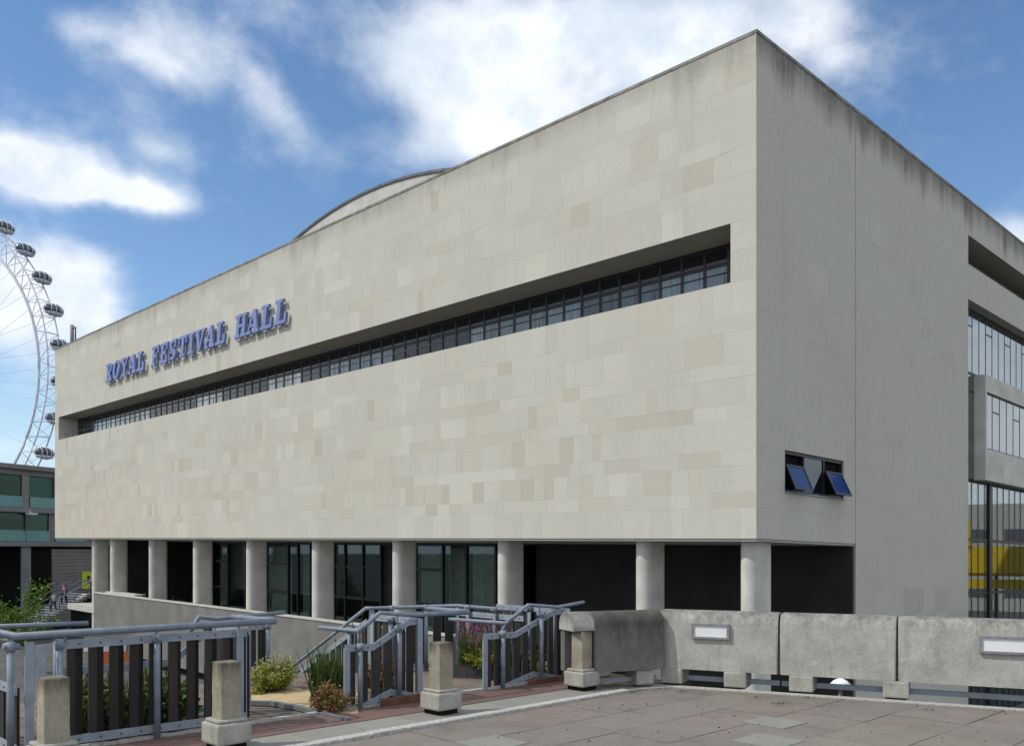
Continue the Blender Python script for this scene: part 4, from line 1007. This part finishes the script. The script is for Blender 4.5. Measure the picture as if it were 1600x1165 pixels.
# C
Cq = empty('slatted_railing', T(pf(820), FQ, 0), 'slatted railing stepping up to the right against the end of the dark parapet return', 'railing', 'grey steel railings with dark timber slats')
stepped(Cq, 757, 883, 806, 866, .65, .885, [(pf(757), .0), (pf(788), .02), (pf(834), .13), (pf(883), .015)], ((pf(783), 0, .70), (pf(843), 0, .90)), ((pf(757), .0, .66), (pf(881), .0, .91)))
hr = rail(Cq, [T(pf(790), FQ - 1.05, .785), T(pf(790), FQ, .785), T(pf(825), FQ, .995), T(pf(872), FQ, .945), T(pf(912), FQ, .99)])
standoff(Cq, hr, T(pf(783), FQ, .69), T(pf(790), FQ, .775)); standoff(Cq, hr, T(pf(843), FQ, .89), T(pf(843), FQ, .965))
panel_on(Cq, fnL(pf(890)), [(.0, .88), (1.4, .88)], [(.0, .03), (1.4, .03)], .10, .04, ((.25, 0, .92), (.7, 0, .92)), ())
MB().fbox(T, pf(820), pf(882), FQ + .06, FQ + .10, .02, .08).build('kick_plate', M['rust'], Cq)
# D: rail round the head of the descending stair
Dq = empty('stair_railing', T(.06, -2.67, 0), 'rear railing with a handrail running down the steps towards the terrace wall', 'railing', 'grey steel railings with dark timber slats')
def bk(v): d = v - O; return (d.x * RX + d.y * RY, d.x * .69602 - d.y * .71802)
h0 = Vector((-2.0, 12.3, .88)); dn = Vector((-.69602, .71802, 0))
hr = rail(Dq, [h0 + dn * 2.3 + Vector((0, 0, -1.16)), h0, h0 + Vector((.1, .03, 0)), Vector((-.8, 12.86, .88)), Vector((.125, 11.74, .88))], .024)
for t in (.35, .8, 1.25): standoff(Dq, hr, h0 + dn * t + Vector((.03, 0, -.5 * t - .12)), h0 + dn * t + Vector((0, 0, -.5 * t - .02)))
sl_fn = lambda s, t, z: h0 + dn * s + Vector((.71794 * t, .69611 * t, z - .88 - .50 * s))
panel_on(Dq, sl_fn, [(.0, .70), (2.0, .70)], [(.0, .0), (2.0, .0)], .10, .06, ((.35, -.1, .76), (1.15, -.1, .76), (1.75, -.2, .76)), ())
bvec = (Vector((-.8, 12.86, 0)) - Vector((-2.0, 12.3, 0))); bl = bvec.length; bvec.normalize()
bfn = lambda s, t, z: Vector((-1.95, 12.33, 0)) + bvec * s + Vector((-bvec.y, bvec.x, 0)) * t + Vector((0, 0, z))
panel_on(Dq, bfn, [(.0, .78), (bl, .78)], [(.0, .05), (bl, .05)], .11, .07, ((.3, 0, .9), (.8, 0, .9)), ((.02, 0, .86), (bl, 0, .86)))
cvec = (Vector((.125, 11.74, 0)) - Vector((-.8, 12.86, 0))); cl = cvec.length; cvec.normalize()
cfn = lambda s, t, z: Vector((-.78, 12.84, 0)) + cvec * s + Vector((-cvec.y, cvec.x, 0)) * t + Vector((0, 0, z))
panel_on(Dq, cfn, [(.0, .78), (cl, .78)], [(.0, .05), (cl, .05)], .11, .07, ((.3, 0, .9), (.9, 0, .9)), ((.02, 0, .86),))
# steps going down beside it
stp = empty('deck_steps', T(.8, -2.8, -.2), 'timber steps leading down from the deck beside the descending handrail', 'steps')
for i in range(9):
    MB().fbox(T, .76, 1.95, -3.66 - .3 * (i + 1), -3.66 - .3 * i, -.17 * (i + 1) - .06, -.17 * (i + 1)).build('step', M['board'], stp, color=(1, 1, 1))

# ------------------------------------------------------------------ planting
def bush(name, base, r, h, n, leafm, label, cat='plant', ll=(.03, .055), flowers=None, group=None, seed=1, spread=1.0):
    random.seed(seed)
    o = empty(name, base, label, cat, group); mb = MB(); fl = MB()
    stems = MB()
    nb = max(8, n // 70)
    for k in range(nb):
        a = random.uniform(0, 2 * math.pi); rr = r * math.sqrt(random.random()); tz = h * random.uniform(.55, 1.0) * (1 - .45 * (rr / r) ** 2)
        p0 = base + Vector((rr * .3 * math.cos(a), rr * .3 * math.sin(a), 0)); p1 = base + Vector((rr * math.cos(a), rr * math.sin(a), tz))
        stems.tube([p0, (p0 + p1) / 2 + Vector((0, 0, .04 * h)), p1], .004, 4, cap=False)
        for j in range(n // nb):
            t = random.random() ** .6
            q = p0.lerp(p1, .15 + .9 * t) + Vector((random.gauss(0, .03), random.gauss(0, .03), random.gauss(0, .025))) * spread
            leaf(mb, q, rnd_dir(.5), random.uniform(*ll), random.uniform(*ll) * .42, min(1, max(0, random.gauss(.45, .28))))
        if flowers:
            for j in range(flowers[1]):
                q = p1 + Vector((random.gauss(0, .05), random.gauss(0, .05), random.uniform(-.01, .04)))
                for m_ in range(5): leaf(fl, q, rnd_dir(.6), flowers[2], flowers[2] * .7, random.random())
    stems.build('stem', M['leaf_green'], o, tones=True, kind='stuff', recalc=False)
    mb.build('foliage', M[leafm], o, tones=True, recalc=False)
    if flowers: fl.build('flowers', M[flowers[0]], o, tones=True, recalc=False)
    return o
def spikes(name, base, r, h, n, label, petal=None, cat='plant', group=None, seed=1, leafm='leaf_green'):
    random.seed(seed); o = empty(name, base, label, cat, group); mb = MB(); fl = MB()
    for k in range(n):
        a = random.uniform(0, 6.283); rr = r * math.sqrt(random.random()); q0 = base + Vector((rr * math.cos(a), rr * math.sin(a), 0))
        hh = h * random.uniform(.5, 1); d = Vector((random.gauss(0, .13), random.gauss(0, .13), 1)).normalized()
        s = Vector((random.gauss(0, 1), random.gauss(0, 1), 0)).normalized() * .006
        q1 = q0 + d * hh * .6; q2 = q0 + d * hh + Vector((random.gauss(0, .05), random.gauss(0, .05), 0)) * h
        t = random.random()
        mb.add([q0 - s, q0 + s, q1 + s, q1 - s, q2], [(0, 1, 2, 3), (3, 2, 4)], (t, t, t))
        for j in range(3): leaf(mb, q0.lerp(q1, random.random()), (d + rnd_dir(.2) * .6), random.uniform(.06, .12), .014, random.random())
        if petal and k % 3 == 0:
            for j in range(14): leaf(fl, q2 + d * random.uniform(-.09, .02), rnd_dir(.3), .018, .012, random.random())
    mb.build('foliage', M[leafm], o, tones=True, recalc=False)
    if petal: fl.build('flowers', M[petal], o, tones=True, recalc=False)
    return o
def ground_at(x, y): v = at(x, y); return Vector((v.x, v.y, -.01))
bush('flowering_bush', ground_at(430, 1081), .30, .44, 5200, 'leaf_lime', 'rounded yellow green bush with small white flowers on the sand bed', 'bush', (.022, .042), ('petal_white', 2, .014), seed=3)
bush('trailing_plant', ground_at(408, 1085), .14, .16, 700, 'leaf_lime', 'low pinkish flowered plant at the left foot of the yellow green bush', 'plant', (.03, .05), ('petal_pink', 1, .016), seed=4)
spikes('grass_clump', ground_at(512, 1100), .15, .72, 320, 'tall thin green grass clump beside the left end of the middle railing', None, 'grass plant', seed=5)
bush('red_leaved_plant', ground_at(518, 1113), .19, .30, 1900, 'leaf_red', 'low red and green leaved plant at the foot of the middle railing', 'plant', (.035, .06), ('petal_white', 1, .012), seed=6)
tr_ = empty('planter_trough', ground_at(732, 1056), 'low dark timber planter trough holding tall flowers in the right opening', 'planter')
pv = ground_at(735, 1058)
def TP(a, b_, z): return pv + Vector((a * .93 + b_ * .36, -a * .36 + b_ * .93, z))
MB().fbox(TP, -.28, .62, .0, .45, .0, .16).build('box', M['slat'], tr_, color=(1.3, 1.3, 1.4)); MB().fbox(TP, -.25, .59, .03, .42, .161, .17).build('soil', M['soil'], tr_)
spikes('tall_flower_clump', TP(0, .2, .16), .26, .62, 180, 'tall green clump with magenta flower spikes in the planter trough', 'petal_pink', 'flowers', seed=7)
spikes('lavender_clump', TP(.38, .2, .16), .24, .52, 170, 'pale mauve flowered clump at the right of the magenta flower spikes', 'petal_mauve', 'flowers', seed=8)
bush('trough_plant', TP(.12, .1, .16), .30, .26, 1800, 'leaf_lime', 'low yellow green foliage spilling around the flower spikes of the trough', 'plant', (.03, .055), seed=9)
for i, (x, d, h, lab) in enumerate(((155, .45, .55, 'leafy green plant behind the leftmost slats of the long railing'), (200, .5, .62, 'tallest leafy green plant behind the long railing, below the orange kiosk'), (255, .42, .55, 'leafy green plant behind the middle tube post of the long railing'), (125, .5, .4, 'small green plant behind the slats beside the lower left post'))):
    base = T(p_of(x, FQ - d), FQ - d, -.01)
    spikes('leafy_plant', base, .24, h, 210, lab, None, 'plant', 'green plants inside the long railing', seed=30 + i) if i % 2 else bush('leafy_plant', base, .26, h, 1800, 'leaf_green', lab, 'plant', (.05, .10), None, 'green plants inside the long railing', seed=30 + i, spread=1.6)
bush('bedding_plant', T(p_of(850, FQ - .5), FQ - .5, -.01), .28, .42, 1500, 'leaf_lime', 'yellow green plant behind the slats next to the parapet return', 'plant', (.04, .07), seed=44)
bush('bedding_plant', T(p_of(600, FQ - .5), FQ - .5, -.01), .28, .5, 1400, 'leaf_red', 'reddish plant hidden behind the slats of the middle railing', 'plant', (.04, .07), ('petal_pink', 1, .02), seed=45)
# dark shrubs on the hall's colonnade
for i, (u_, lab) in enumerate(((42.6, 'dark shrub behind the terrace wall next to the planter ledge'), (38.6, 'wider dark shrub behind the terrace wall right of the planter ledge'), (36.4, 'small dark shrub standing between columns behind the terrace wall'))):
    bush('dark_shrub', B(u_, 1.0, -2.6), (.42, .5, .38)[i], 1.34 - .06 * i, 1500, 'leaf_dark', lab, 'shrub', (.08, .16), None, 'dark shrubs behind the terrace wall', seed=50 + i, spread=1.2)
# weeds in the kerb joint
random.seed(60); wd = MB()
for x, y, n in ((1262, 1091, 25), (1222, 1099, 60), (1065, 1080, 50), (1030, 1077, 40), (1180, 1090, 30), (1450, 1110, 25), (1560, 1112, 30), (1100, 1084, 30), (985, 1083, 24)):
    for k in range(n):
        v = at(x + random.gauss(0, 8), y + random.gauss(0, .9), .01)
        leaf(wd, v, Vector((random.gauss(0, .6), random.gauss(0, .6), 1)), random.uniform(.012, .04), .006, random.random())
wd.build('kerb_weeds', M['leaf_green'], tones=True, kind='stuff', recalc=False)

random.seed(71); lt = MB()
for k in range(150):
    v = at(random.uniform(700, 1590), random.choice((random.uniform(1095, 1160), random.uniform(1088, 1112))), .006)
    if (v - P0v).dot(NV) > -.05 or (v.x - O.x) * .69602 - (v.y - O.y) * .71802 < .05: continue
    leaf(lt, v, Vector((random.gauss(0, 1), random.gauss(0, 1), random.uniform(0, .25))), random.uniform(.008, .034), random.uniform(.006, .016), random.random())
lt.build('deck_litter', M['leaf_dark'], tones=True, kind='stuff', recalc=False)
